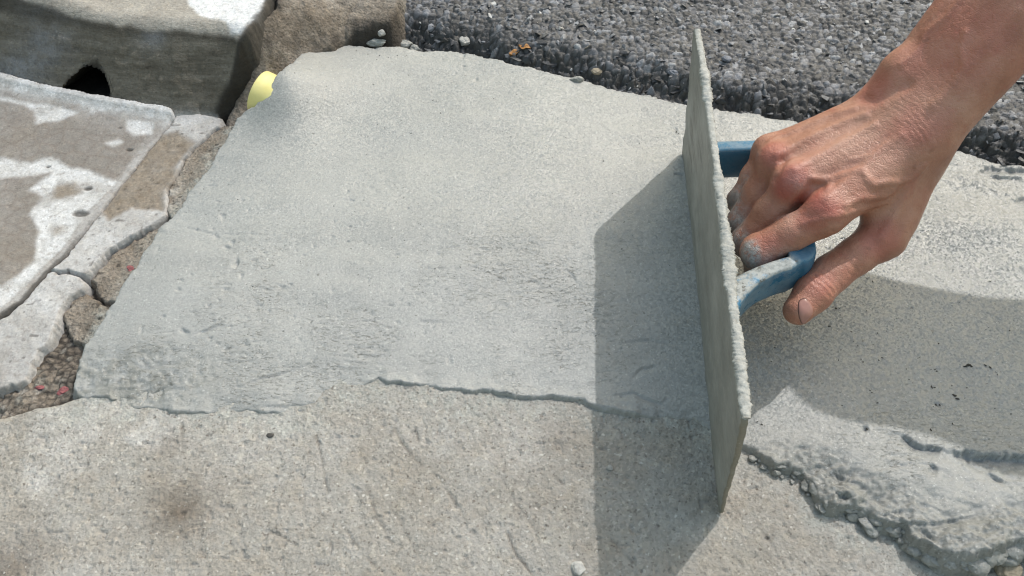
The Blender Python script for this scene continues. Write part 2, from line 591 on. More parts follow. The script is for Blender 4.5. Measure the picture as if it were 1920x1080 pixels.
def big_sheet(name, x0, x1, y0, y1, z, mat, step=0.5, amp=0.004, attrs=()):
    xs, ys = np.linspace(x0, x1, max(2, int((x1 - x0) / step))), np.linspace(y0, y1, max(2, int((y1 - y0) / step)))
    X, Y = np.meshgrid(xs, ys)
    return grid_mesh(name, X, Y, z + amp * fbm(X, Y, 3.0, 3, 5), np.ones(X.shape, bool), mat, None,
                     {a: np.zeros(X.shape) for a in attrs})


t_ = NT('bare_earth')
EARTH = t_.done(t_.ramp(t_.noise(6, 8, 0.65), [(0.3, (0.09, 0.075, 0.06)), (0.7, (0.2, 0.175, 0.15))]), 0.9, [(t_.noise(60, 6, 0.7), 0.01, 0.6)], 0.2)
tag(big_sheet('ground', -40, 40, -40, 60, -0.075, EARTH, 1.0), kind='structure')
tag(big_sheet('pavement_beyond', -20, 20, -20, 0.13, -0.012, MAT['pav'], 0.5, 0.002, ('pale', 'stain', 'wash', 'crack')), kind='structure').name = 'footpath'
tag(big_sheet('road_beyond', 0.2, 20, 0.93, 12, 0.022, MAT['asphalt'], 0.4, 0.003, ('binder', 'dust', 'cell')), kind='structure').name = 'carriageway'

# outline of the wet mortar
MOR_OUT = [(450, 240, .004), (472, 212, .013), (492, 181, .026), (512, 150, .034), (536, 124, .035), (566, 102, .026), (600, 92, .020), (640, 84, .018), (700, 88, .018), (745, 88, .017), (800, 106, .012), (850, 118), (940, 140), (1040, 160),
           (1130, 182), (1240, 205), (1340, 222), (1480, 245), (1600, 265), (1770, 300), (1850, 318), (1920, 338), (2080, 372), (2300, 420),
           (2300, 1120), (2000, 1050), (1930, 1034), (1885, 1028), (1862, 1046), (1836, 1056), (1800, 1054), (1762, 1046), (1726, 1030), (1706, 1016), (1695, 992), (1668, 986), (1640, 984),
           (1622, 966), (1600, 956), (1568, 958), (1545, 950), (1531, 930), (1524, 908), (1500, 896), (1478, 884), (1456, 878), (1432, 862), (1416, 846), (1388, 832),
           (1340, 806), (1318, 792), (1290, 782), (1230, 778), (1170, 768), (1090, 748), (1040, 742), (980, 738), (900, 732), (850, 728), (828, 726), (800, 716), (760, 718),
           (705, 708), (676, 722), (640, 730), (606, 736), (592, 752), (560, 762), (520, 770), (460, 768), (410, 768), (376, 764), (330, 765), (290, 763), (252, 762), (218, 746),
           (176, 744), (142, 742), (131, 724), (140, 700), (150, 664), (176, 628), (204, 582), (236, 530), (262, 492), (302, 430), (338, 396), (372, 346), (404, 304), (432, 262)]

# ------------------------------------------------------------------ old concrete pavement in front
PAV_OUT = [(-260, 800), (-60, 792), (0, 780), (50, 768), (100, 757), (140, 742), (200, 715), (300, 690), (600, 670), (900, 690), (1100, 700),
           (1300, 730), (1500, 780), (1700, 850), (1920, 920), (2300, 1000), (2300, 1260), (-260, 1260)]
GROOVES = [([(735, 800), (756, 837), (792, 877), (819, 889), (851, 937), (883, 992), (899, 1016)], 0.0012, 0.0013),
           ([(951, 1000), (970, 1040), (1000, 1080), (1020, 1120)], 0.0011, 0.0013), ([(1146, 1010), (1165, 1032), (1186, 1052)], 0.0013, 0.0014),
           ([(778, 806), (790, 840), (800, 868)], 0.0009, 0.0009), ([(1034, 888), (1052, 906)], 0.0009, 0.0010), ([(592, 815), (604, 868), (614, 925)], 0.0010, 0.0009),
           ([(690, 918), (712, 977), (733, 1016)], 0.0011, 0.0010), ([(510, 995), (556, 1022)], 0.0010, 0.0010), ([(430, 770), (420, 800), (335, 850)], 0.0010, 0.0007),
           ([(340, 795), (342, 850)], 0.0012, 0.0009), ([(640, 985), (700, 1060)], 0.0010, 0.0008), ([(60, 890), (82, 897)], 0.0012, 0.0010),
           ([(760, 720), (742, 790)], 0.001, 0.0006), ([(930, 880), (1000, 990), (1040, 1080)], 0.0009, 0.0006), ([(660, 840), (740, 960), (800, 1070)], 0.0009, 0.0006),
           ([(1400, 960), (1440, 1010), (1480, 1075)], 0.0010, 0.0006)]


def poly_sd_fast(X, Y):
    return coarse(lambda a, b: poly_sd(a, b, pxy(MOR_OUT, 0.004)), X, Y, 6)


def pav_base(X, Y):
    return 0.0015 * fbm(X, Y, 0.16, 3, 21)


def pav_h(X, Y, sd):
    wx = X + 0.0012 * fbm(X, Y, 0.014, 3, 61)
    wy = Y + 0.0012 * fbm(X, Y, 0.014, 3, 62)
    z = pav_base(X, Y) + 0.0009 * fbm(X, Y, 0.03, 3, 3) + 0.00055 * fbm(X, Y, 0.006, 3, 4, 0.7)
    br = vn((X * 0.93 + Y * 0.37) * 190, (-X * 0.37 + Y * 0.93) * 24, 8)           # brushed drag marks
    z = z - 0.0006 * sstep(0.45, 0.85, br) * sstep(-0.2, 0.4, fbm(X, Y, 0.09, 3, 77))
    pit = vn(X * 260, Y * 260, 14)
    z = z - 0.0011 * sstep(0.72, 0.9, pit) + 0.0006 * sstep(0.72, 0.9, vn(X * 310 + 7, Y * 310, 15))
    crk = np.zeros_like(X)
    for pl, w, d in GROOVES:
        P = pxy(pl)
        lo, hi = P.min(0) - 0.01, P.max(0) + 0.01
        bx = (X > lo[0]) & (X < hi[0]) & (Y > lo[1]) & (Y < hi[1])
        if bx.any():
            dd = line_dist(wx[bx], wy[bx], P)
            k = 0.55 + 0.6 * vn(X[bx] * 120, Y[bx] * 120, 33)
            z[bx] -= d * np.clip(k, 0.1, 1.2) * np.exp(-(dd / w) ** 2)
            crk[bx] = np.maximum(crk[bx], np.clip(k, 0, 1) * 0.75 * min(1, d / .0011) * np.exp(-(dd / (0.6 * w)) ** 2))
    st = np.zeros_like(X)
    for px, py, r, a in ((340, 955, 0.026, 0.75), (25, 1062, 0.03, 0.7), (318, 825, 0.016, 0.35), (1050, 830, 0.02, 0.25), (1900, 1060, 0.03, 0.4)):
        c = at(px, py)
        q = np.hypot(X - c[0], (Y - c[1]) * 1.05) / r
        st = np.maximum(st, a * np.exp(-q * q * 1.7) * (0.8 + 0.35 * fbm(X, Y, 0.012, 3, 90)))
    pale = np.zeros_like(X)
    for px, py, r, a in ((268, 812, 0.017, 0.95), (215, 775, 0.03, 0.6), (100, 798, 0.02, 0.55), (105, 872, 0.02, 0.6), (310, 775, 0.02, 0.6), (900, 800, 0.06, 0.25), (430, 800, 0.05, 0.3)):
        c = at(px, py)
        q = np.hypot(X - c[0], Y - c[1]) / r + 0.5 * fbm(X, Y, 0.02, 4, 55)
        pale = np.maximum(pale, a * (1 - sstep(0.5, 1.0, q)) * (0.35 + 0.65 * sstep(-0.25, 0.25, fbm(X, Y, 0.007, 3, 91))))
    md = poly_sd_fast(X, Y)
    wash = sstep(-0.026, -0.002, md + 0.010 * fbm(X, Y, 0.03, 4, 95, 0.6)) * (0.25 + 0.75 * sstep(-0.2, 0.25, fbm(X, Y, 0.006, 4, 96, 0.7)))
    return z, dict(stain=np.clip(st, 0, 1), pale=pale, wash=np.clip(wash, 0, 1) * 0.9, crack=np.clip(crk, 0, 1))


tag(patch('pavement', pxy(PAV_OUT), pav_h, 0.00085, MAT['pav'], (0.006, 1.6), 0.02, 0.003, 0.02, bounds=BOUNDS), kind='structure')

# ------------------------------------------------------------------ wet mortar fillet
MOR_Z = TPS([(600, 97, .021), (560, 114, .030), (700, 95, .018), (528, 142, .036), (550, 185, .028), (502, 188, .0255), (620, 220, .0155), (480, 300, .0115), (900, 142, .0165), (1100, 185, .0155), (1290, 218, .014), (1284, 285, .012), (1500, 256, .014),
             (1760, 310, .014), (1900, 345, .016), (2200, 420, .016), (1320, 600, .009), (1335, 770, .0035), (900, 500, .0105), (600, 400, .0105), (450, 500, .009),
             (300, 650, .0070), (200, 700, .0045), (250, 755, .0014), (500, 760, .0014), (700, 705, .0018), (1000, 728, .0018), (1200, 762, .0020),
             (1500, 700, .010), (1800, 500, .012), (1800, 750, .011), (1450, 850, .0065), (1560, 930, .010), (1750, 1000, .0150), (1900, 1000, .0150), (2200, 1000, .016),
             (474, 225, .0155), (340, 420, .007), (160, 690, .0035), (1700, 400, .0125), (1850, 430, .0155)])
TEARS = [([(1678, 818), (1700, 824), (1722, 836), (1758, 844)], 0.0024, 0.0075), ([(1790, 856), (1830, 858), (1868, 868), (1900, 862)], 0.0046, 0.0075),
         ([(1890, 858), (1915, 864), (1960, 868)], 0.0034, 0.007), ([(1846, 890), (1862, 902), (1880, 914)], 0.0018, 0.004), ([(1735, 876), (1756, 884)], 0.0018, 0.003),
         ([(1558, 926), (1586, 938), (1598, 946)], 0.0022, 0.006), ([(1570, 890), (1590, 900), (1596, 876)], 0.002, 0.004), ([(1630, 960), (1700, 985), (1760, 985), (1835, 972)], 0.0018, 0.0035),
         ([(1600, 905), (1625, 915)], 0.0014, 0.003), ([(334, 612), (352, 618)], 0.0008, 0.0016), ([(366, 622), (384, 612), (404, 606), (416, 604)], 0.0009, 0.002),
         ([(430, 718), (480, 700), (540, 686), (582, 672), (588, 660)], 0.0009, 0.0013), ([(1188, 700), (1205, 684), (1235, 682)], 0.0009, 0.0014), ([(1150, 730), (1190, 728), (1238, 746), (1258, 735)], 0.001, 0.0014),
         ([(400, 438), (414, 443)], 0.0012, 0.0016), ([(420, 460), (432, 465)], 0.0012, 0.0016), ([(436, 490), (450, 492)], 0.001, 0.0012), ([(446, 482), (444, 498)], 0.001, 0.0012),
         ([(415, 538), (430, 540)], 0.0012, 0.0014), ([(520, 537), (534, 536)], 0.0011, 0.0012), ([(320, 416), (410, 438), (520, 442)], 0.0006, 0.0006), ([(280, 722), (300, 714)], 0.0022, 0.003),
         ([(256, 724), (270, 718)], 0.002, 0.003), ([(1268, 778), (1300, 782), (1318, 794)], 0.0016, 0.0035), ([(1305, 768), (1314, 788)], 0.0014, 0.003), ([(640, 736), (560, 748), (440, 752)], 0.0008, 0.0012),
         ([(1752, 692), (1760, 696)], 0.0006, 0.0005),
         ([(1624, 804), (1630, 812)], 0.0014, 0.003), ([(1748, 758), (1760, 760)], 0.001, 0.0018), ([(830, 724), (780, 714), (700, 704)], 0.0013, 0.0026), ([(1180, 764), (1120, 752), (1040, 738), (930, 730)], 0.0009, 0.0020), ([(690, 716), (640, 724), (600, 732)], 0.001, 0.0022), ([(1160, 640), (1210, 632), (1260, 640)], 0.0008, 0.0009),
         ([(1265, 247), (1270, 252)], 0.0011, 0.0016), ([(1060, 500), (1090, 540)], 0.0012, 0.0008),
         ([(1850, 322), (1880, 328), (1920, 338)], 0.0022, 0.004), ([(1848, 340), (1880, 345), (1912, 350)], 0.0016, 0.003), ([(1835, 332), (1852, 322)], 0.0014, 0.003), ([(1885, 392), (1905, 388), (1925, 376)], 0.0016, 0.0025),
         ([(1752, 305), (1768, 306)], 0.0012, 0.003)]


def scarp(x, y, P, w):
    """0..1 depth of a tear whose far lip is sharp and whose near side climbs back gently"""
    L = np.r_[0, np.cumsum(np.linalg.norm(np.diff(P, axis=0), axis=1))]
    best, side, par = np.full(x.shape, 9.0), np.ones(x.shape), np.zeros(x.shape)
    for i in range(len(P) - 1):
        d, t = seg_dist(x, y, P[i], P[i + 1])
        cr = (P[i + 1][0] - P[i][0]) * (y - P[i][1]) - (P[i + 1][1] - P[i][1]) * (x - P[i][0])
        m = d < best
        best, side, par = np.where(m, d, best), np.where(m, cr, side), np.where(m, (L[i] + t * (L[i + 1] - L[i])) / L[-1], par)
    sgn = 1.0 if P[-1][0] >= P[0][0] else -1.0
    near = side * sgn < 0
    taper = np.clip(np.sin(np.pi * np.clip(par, 0.02, 0.98)), 0, 1) ** 0.6
    return taper * np.where(near, np.exp(-(best / (2.2 * w)) ** 1.5), np.exp(-(best / (0.22 * w + 0.0003)) ** 2))


def mor_h(X, Y, sd):
    wx = X + 0.0016 * fbm(X, Y, 0.011, 4, 161, 0.65)
    wy = Y + 0.0016 * fbm(X, Y, 0.011, 4, 162, 0.65)
    z = MOR_Z(X, Y) + 0.0006 * fbm(X, Y, 0.08, 3, 41)

    def blob(px, py, rx, ry):
        c = at(px, py, 0.01)
        return np.exp(-(((X - c[0]) / rx) ** 2 + ((Y - c[1]) / ry) ** 2))
    # trowel skin: torn in the middle and along the front, lumpy at the lower right
    torn = np.clip(1.0 * blob(640, 510, 0.10, 0.035) + 0.8 * blob(850, 530, 0.10, 0.04) + 0.9 * blob(560, 690, 0.16, 0.03) + 0.6 * blob(1000, 690, 0.14, 0.025)
                   + 1.1 * blob(1750, 890, 0.12, 0.045) + 0.5 * blob(420, 640, 0.06, 0.05) + 0.45 * blob(1100, 520, 0.05, 0.05) + 0.4 * blob(1300, 500, 0.05, 0.1), 0, 1)
    lump = np.clip(1.2 * blob(1720, 985, 0.075, 0.028) + 1.1 * blob(1600, 930, 0.03, 0.02) + 1.2 * blob(1860, 985, 0.07, 0.03) + 0.8 * blob(1520, 880, 0.03, 0.015), 0, 1)
    lump = lump * (0.12 + 0.88 * sstep(0.032, 0.010, sd + 0.008 * fbm(X, Y, 0.03, 3, 170)))
    left = np.clip(blob(225, 705, 0.05, 0.022) * 1.5, 0, 1)
    upr = np.clip(1.3 * blob(1890, 350, 0.05, 0.03), 0, 1)
    # each little tear opens on the far side and feathers out on the near side
    tg = torn ** 1.1 * sstep(-0.22, 0.38, fbm(X, Y, 0.05, 5, 53, 0.62))
    for fx_, fy_, ang, dp, sdn in ((85, 330, .12, .0011, 5), (150, 560, -.10, .0008, 6), (230, 800, .05, .0006, 56), (60, 240, .2, .0010, 57)):
        cu, su_ = math.cos(ang), math.sin(ang)
        tv = vn((wx * cu + wy * su_) * fx_ + 3.1 * fbm(wx, wy, 0.02, 2, sdn + 300), (-wx * su_ + wy * cu) * fy_, sdn)
        z = z - 0.55 * dp * tg * sstep(0.50, 0.95, tv)
    z = z - 0.0009 * sstep(0.83, 0.93, vn(X * 170, Y * 230, 51)) * sstep(0.0, 0.5, fbm(X, Y, 0.1, 2, 52))
    z = z + 0.0003 * fbm(X, Y, 0.02, 3, 9)
    z = z + 0.0005 * vn(X * 14 + Y * 10, Y * 60, 17) + 0.00045 * vn(X * 9 + Y * 22 + 2 * fbm(X, Y, 0.2, 2, 19), Y * 34 - X * 12, 20) + 0.00035 * vn(X * 30 - Y * 22, Y * 45 + X * 18, 18)                                     # faint trowel sweeps
    qx, qy = X + 0.006 * fbm(X, Y, 0.03, 4, 171, 0.6), Y + 0.006 * fbm(X, Y, 0.03, 4, 172, 0.6)
    lf = fbm(qx * 0.7, qy * 1.2, 0.040, 4, 71, 0.45)
    rid = 1 - np.abs(fbm(qx, qy * 1.4, 0.026, 5, 72, 0.62)) * 2.4
    z = z + lump * (0.0085 * lf + 0.0032 * (rid - 0.45) + 0.0022 * fbm(wx, wy, 0.007, 4, 73, 0.75) + 0.0020)
    cl = sstep(0.05, 0.35, fbm(qx, qy * 1.3, 0.022, 4, 174, 0.6))
    z = z - lump * 0.0035 * cl * sstep(0.2, 0.9, fbm(wx, wy, 0.008, 3, 175, 0.7) + 0.5)
    z = z + upr * (0.0035 * fbm(wx, wy, 0.02, 4, 75, 0.65))
    z = z - left * (0.0014 + 0.0008 * sstep(-0.2, 0.4, vn(wx * 260, wy * 330, 76)))
    # ragged front lip: thin torn layers
    lip = np.exp(-np.clip(sd, 0, 1) / 0.008)
    z = z + 0.0016 * lip * fbm(wx * 0.5, wy, 0.013, 5, 78, 0.72)
    front = sstep(0.40, 0.30, Y) * (1 - lump)
    z = z + front * np.exp(-np.clip(sd, 0, 1) / 0.007) * (0.0022 * sstep(0.0, 0.4, fbm(X, 0 * Y, 0.035, 3, 79)) - 0.0026 * sstep(0.0, 0.35, -fbm(X, 0 * Y, 0.035, 3, 79)))
    # rounded hump of fresh stuff under the forearm's shadow
    c = at(1850, 420, 0.012)
    z = z + 0.004 * np.exp(-((X - c[0]) / 0.05) ** 2 - ((Y - c[1]) / 0.02) ** 2)
    for pl, w, d in TEARS:
        P = pxy(pl, 0.009)
        lo, hi = P.min(0) - 0.014, P.max(0) + 0.014
        bx = (X > lo[0]) & (X < hi[0]) & (Y > lo[1]) & (Y < hi[1])
        if bx.any():
            rx_, ry_ = X[bx], Y[bx]
            jx = rx_ + (1.5 * w + 0.0008) * fbm(rx_, ry_, 0.012, 5, 84, 0.72)
            jy = ry_ + (1.3 * w + 0.0007) * fbm(rx_, ry_, 0.012, 5, 85, 0.72)
            z[bx] -= d * scarp(jx, jy, P, w) * np.clip(0.9 + 0.5 * fbm(rx_, ry_, 0.010, 3, 83), 0.3, 1.3)
    c = at(1700, 560, 0.01)
    wet = np.clip(0.30 + 0.9 * np.exp(-((X - c[0]) / 0.24) ** 2 - ((Y - c[1]) / 0.16) ** 2) + 0.25 * fbm(X, Y, 0.07, 3, 87), 0, 1) * (1 - 0.75 * lump) * (1 - 0.6 * torn)
    tan = np.clip(0.55 * np.exp(-(np.maximum(0, Y - Y) / 0.03) ** 2) * sstep(0.004, 0.012, z) * sstep(0.30, 0.62, Y + 0.1 * X) + 0.25 * fbm(X, Y, 0.12, 3, 88), 0, 0.7)
    coarse_mix = blob(1750, 930, 0.13, 0.05)
    dark = np.clip(0.75 * left * sstep(-0.4, 0.3, fbm(X, Y, 0.008, 3, 89)) + (0.55 * np.clip(lump, 0, 1) + 0.28 * coarse_mix) * (0.75 + 0.5 * fbm(qx, qy, 0.02, 4, 189)), 0, 1)
    return z, dict(wet=wet, tan=tan, dark=dark, torn=np.clip(1.25 * tg + 0.5 * lump + 0.5 * left, 0, 1))


mortar = patch('fresh_mortar', pxy(MOR_OUT, 0.004), mor_h, 0.00085, MAT['mortar'], (0.0012, 2.8), 0.010, 0.0042, 0.018, bounds=BOUNDS, seed=3)
tag(mortar, 'smooth wet grey mortar trowelled between the asphalt edge and the old pavement', 'mortar')

# ------------------------------------------------------------------ asphalt road
ROAD_OUT = [(735, -300), (742, -20), (752, 22), (736, 46), (690, 54), (660, 70), (646, 84), (700, 84), (752, 84), (800, 100), (850, 112), (940, 134), (1040, 153), (1130, 174), (1240, 196), (1340, 214), (1480, 238),
            (1600, 256), (1770, 292), (1850, 308), (1920, 326), (2080, 360), (2400, 430), (2600, -300)]
ROAD_TOP = 0.027
ROAD_FRONT = pxy(ROAD_OUT, 0.012)[6:20]


def road_h(X, Y, sd):
    fd = coarse(lambda a, b: line_dist(a, b, ROAD_FRONT), X, Y)
    rise = sstep(0.0, 1.0, np.clip((fd * np.sign(sd) + 0.004) / (0.044 + 0.024 * fbm(X, Y, 0.045, 4, 205)), 0, 1))
    z = 0.002 + (ROAD_TOP - 0.002) * rise ** 0.8 + 0.0022 * fbm(X, Y, 0.09, 3, 201)
    ravel = np.clip(1 - np.abs(rise - 0.42) * 1.9, 0, 1)
    wx = X + 0.002 * fbm(X, Y, 0.009, 3, 202)
    wy = Y + 0.002 * fbm(X, Y, 0.009, 3, 203)
    f1, f2, ids, dx, dy = worley(wx * 0.9, wy * 1.15, 0.0058, 31)
    e = np.clip((f2 - f1) * 2.6, 0, 1)
    tilt = (ids[1] - 0.5) * dx + (ids[2] - 0.5) * dy
    amp = 0.0023 + 0.0018 * ravel
    z = z + amp * (0.9 * (ids[0] - 0.4) + 1.2 * tilt) * e ** 0.6 - amp * 0.75 * (1 - e) ** 2
    g1, g2, gid, gx, gy = worley(wx + 0.3, wy, 0.0029, 32)
    eg = np.clip((g2 - g1) * 2.4, 0, 1)
    z = z + (0.0006 + 0.0009 * ravel) * ((gid[0] - 0.4) + (gid[1] - 0.5) * gx * 1.2) * eg - 0.0005 * (1 - eg) ** 2
    z = z + ravel * (0.008 * fbm(wx, wy, 0.024, 5, 207, 0.65) - 0.004 * sstep(0.1, 0.5, fbm(wx, wy, 0.02, 3, 208)))
    cell = np.where(ids[2] > 0.55, ids[1], 0.25 * ids[1] + 0.6 * gid[2])
    binder = np.clip((1 - e) ** 1.5 * 0.8 + 0.95 * ravel * (1 - sstep(0.55, 0.95, ids[0])), 0, 1)
    dust = np.clip(0.42 * sstep(0.0, 0.5, fbm(X, Y, 0.05, 4, 211)) * sstep(0.02, 0.09, sd) + 0.10, 0, 1) * (0.3 + 0.7 * sstep(0.3, 0.8, gid[1]))
    near = np.exp(-((X - at(760, 40)[0]) / 0.06) ** 2 - ((Y - at(760, 40)[1]) / 0.05) ** 2)
    return z, dict(cell=np.clip(cell, 0, 1), binder=binder, dust=np.clip(dust * (1 - 0.7 * near), 0, 1))


tag(patch('road', pxy(ROAD_OUT, 0.012), road_h, 0.0010, MAT['asphalt'], (0.003, 2.5), 0.008, 0.004, 0.022, seed=5, bounds=BOUNDS), kind='structure')


def convex_chip(r, flat=0.6, n=14, seed=0):
    """small angular stone: hull of a few random points"""
    g = np.random.default_rng(seed)
    P = g.normal(size=(n, 3))
    P /= np.linalg.norm(P, axis=1)[:, None]
    P *= (0.8 + 0.2 * g.random((n, 1))) * np.array([1.0, 0.62 + 0.35 * g.random(), flat])
    import bmesh
    bm = bmesh.new()
    for p in P:
        bm.verts.new(p * r)
    res = bmesh.ops.convex_hull(bm, input=list(bm.verts))
    for v in [v for v in bm.verts if not v.link_faces]:
        bm.verts.remove(v)
    bmesh.ops.triangulate(bm, faces=list(bm.faces))
    bm.verts.index_update()
    V = np.array([v.co[:] for v in bm.verts])
    F = np.array([[v.index for v in f.verts] for f in bm.faces])
    bm.free()
    return V, F


def height_at(obj, x, y):
    """top of an object under a point, by ray"""
    hit, loc, nor, idx = obj.ray_cast(Vector((x, y, 1.0)), Vector((0, 0, -1)))
    return loc.z if hit else 0.0


road_o = bpy.data.objects['road']
protos = [convex_chip(1.0, 0.28 + 0.30 * rng.random(), 8 + k % 4, 50 + k) for k in range(14)]
road_poly = pxy(ROAD_OUT, 0.012)
CV, CF, CI, base_ = [], [], [], 0
N = 26000
cx = rng.uniform(-0.13, 0.60, N)
cy = rng.uniform(0.36, 0.93, N)
csd = poly_sd(cx, cy, road_poly)
for k in np.nonzero(csd > 0.002)[0]:
    edge_ = math.exp(-csd[k] / 0.05)
    if rng.random() > 0.78 - 0.60 * edge_:
        continue
    r = (0.0010 + 0.0034 * rng.random() ** 4.5) * (1 + 0.25 * edge_)
    V, F = protos[rng.integers(len(protos))]
    a = rng.random() * 6.283
    tx, ty = rng.normal(0, 0.25 + 0.6 * edge_, 2)
    Rz = np.array([[math.cos(a), -math.sin(a), 0], [math.sin(a), math.cos(a), 0], [0, 0, 1]])
    Rx = np.array([[1, 0, 0], [0, math.cos(tx), -math.sin(tx)], [0, math.sin(tx), math.cos(tx)]])
    Ry = np.array([[math.cos(ty), 0, math.sin(ty)], [0, 1, 0], [-math.sin(ty), 0, math.cos(ty)]])
    z = height_at(road_o, cx[k], cy[k])
    CV.append(V * r @ (Rx @ Ry @ Rz).T + np.array([cx[k], cy[k], z - r * 0.08]))
    CF.append(F + base_)
    base_ += len(V)
    CI.append(np.full(len(V), rng.random() * (1 - 0.55 * edge_) if rng.random() > 0.04 else 0.93 + 0.07 * rng.random()))
tag(mesh_obj('aggregate', np.concatenate(CV), np.concatenate(CF), MAT['chips'], road_o, {'cell': np.concatenate(CI)}, smooth=False), kind='stuff')

# ------------------------------------------------------------------ gutter slab, broken strip, fragments
KERB_BASE = pxy([(-330, 92), (-150, 132), (0, 163), (90, 184), (200, 204), (330, 222), (410, 223)])
KERB_H, KERB_S = 0.060, 1.36


def kerb_d(x, y):
    """distance behind the kerb's foot (negative in front)"""
    d = line_dist(x, y, KERB_BASE)
    below = np.interp(x, KERB_BASE[:, 0], KERB_BASE[:, 1])
    return np.where(y > below, d, -d)


def soft_mask(X, Y, pl, z=0.0, warp=0.006, wl=0.035, soft=0.0030, seed=0):
    P = pxy(pl, z)
    lo, hi = P.min(0) - 0.03, P.max(0) + 0.03
    m = np.zeros_like(X)
    b = (X > lo[0]) & (X < hi[0]) & (Y > lo[1]) & (Y < hi[1])
    if b.any():
        x, y = X[b], Y[b]
        sd = poly_sd(x, y, P) + warp * fbm(x, y, wl, 5, 300 + seed, 0.62)
        m[b] = sstep(-soft, soft, sd)
    return m


SLAB_Z = TPS([(0, 172, .005), (200, 207, .003), (330, 225, .001), (0, 300, 0), (0, 590, -.002), (250, 290, 0), (-250, 300, 0), (120, 400, -.001), (-200, 700, -.002)])


def slab_h(X, Y, sd):
    z = SLAB_Z(X, Y) + 0.0006 * fbm(X, Y, 0.06, 4, 401) + 0.0003 * fbm(X, Y, 0.008, 3, 402)
    kd = kerb_d(X, Y)
    z = z + 0.006 * np.exp(-np.clip(-kd, 0, 1) / 0.007)
    white = soft_mask(X, Y, [(-300, 250), (0, 298), (60, 306), (100, 292), (140, 310), (190, 335), (214, 341), (188, 368), (120, 452), (60, 522), (0, 578), (-150, 690),
                             (-150, 560), (0, 532), (62, 486), (74, 432), (56, 402), (84, 366), (58, 352), (92, 324), (40, 330), (0, 330), (-300, 300)], seed=1)
    white = np.maximum(white, soft_mask(X, Y, [(-100, 165), (40, 200), (62, 210), (72, 226), (112, 224), (150, 213), (130, 205), (60, 195)], 0.003, seed=2))
    white = np.maximum(white, soft_mask(X, Y, [(236, 226), (290, 232), (284, 250), (252, 253), (240, 244)], 0.001, 0.002, seed=3))
    white = np.maximum(white, 0.9 * soft_mask(X, Y, [(200, 270), (222, 264), (230, 268), (212, 276)], 0, 0.0015, 0.01, seed=4))
    white = np.maximum(white, np.clip(1.3 * np.exp(-np.clip(-kd - 0.004, 0, 1) / 0.007) * (0.65 + 0.6 * sstep(-0.3, 0.3, fbm(X, Y * 3, 0.03, 4, 411))), 0, 1))
    white = np.maximum(white, 0.45 * sstep(0.011, 0.004, sd + 0.004 * fbm(X, Y, 0.02, 3, 412)) * sstep(0.60, 0.50, Y))
    stain = np.maximum(soft_mask(X, Y, [(105, 348), (140, 342), (148, 358), (120, 372), (100, 370)], 0, 0.004, 0.02, 0.004, 5) * 0.85,
                       soft_mask(X, Y, [(95, 425), (120, 420), (112, 436), (98, 440)], 0, 0.003, 0.02, 0.004, 6) * 0.5)
    dark = np.zeros_like(X)
    for px, py, rx, ry in ((150, 399, .007, .0035), (164, 352, .0035, .002), (90, 312, .002, .001), (243, 281, .003, .0018), (226, 243, .002, .001)):
        c = at(px, py)
        q = ((X - c[0]) / rx) ** 2 + ((Y - c[1]) / ry) ** 2 + 0.6 * fbm(X, Y, 0.006, 3, 420)
        dark = np.maximum(dark, sstep(1.3, 0.3, q) * 0.8)
        z = z - 0.0015 * sstep(1.2, 0.2, q)
    jd = np.clip(sd, 0, 1)
    dark = np.maximum(dark, 0.8 * sstep(0.004, 0.0015, jd + 0.0015 * fbm(X, Y, 0.01, 3, 421)) * sstep(0.6, 0.2, (Y - 0.36) / 0.2))
    z = z - 0.0002 * white
    return z, dict(white=np.clip(white * (1 - stain) * (1 - 0.35 * sstep(0.1, 0.5, fbm(X, Y, 0.012, 4, 430))), 0, 1), stain=np.clip(stain + 0.35 * sstep(0.1, 0.5, fbm(X, Y, 0.09, 4, 431)) * (1 - white), 0, 1), dark=dark)


slab_a = patch('gutter_slab', pxy([(-360, 80), (-150, 120), (0, 152), (100, 178), (200, 196), (330, 214), (326, 226), (317, 238), (269, 292), (221, 349), (166, 426), (98, 498),
                                   (66, 532), (42, 558), (0, 588), (-120, 690), (-360, 860)]),
               slab_h, 0.0010, MAT['slab'], (0.0005, 7), 0.006, 0.0018, 0.012, seed=8, bounds=BOUNDS)
tag(slab_a, 'stained gutter slab with white cement splashes below the drain hole', 'gutter slab')


def strip_h(seed, zc, brown):
    zt = TPS(zc)

    def h(X, Y, sd):
        z = zt(X, Y) + 0.0010 * fbm(X, Y, 0.05, 4, 440 + seed) + 0.0005 * fbm(X, Y, 0.006, 3, 441)
        br = soft_mask(X, Y, brown, 0, 0.007, 0.03, 0.004, 10 + seed) if brown else np.zeros_like(X)
        z = z - 0.0008 * br + 0.0005 * br * fbm(X, Y, 0.004, 2, 445)
        white = np.clip((1 - br) * (0.55 + 0.35 * fbm(X, Y, 0.03, 4, 446)), 0, 1)
        dk = sstep(0.80, 0.92, vn(X * 260, Y * 300, 448)) * 0.6
        return z, dict(white=white, stain=np.clip(br * 0.95, 0, 1), dark=dk)
    return h


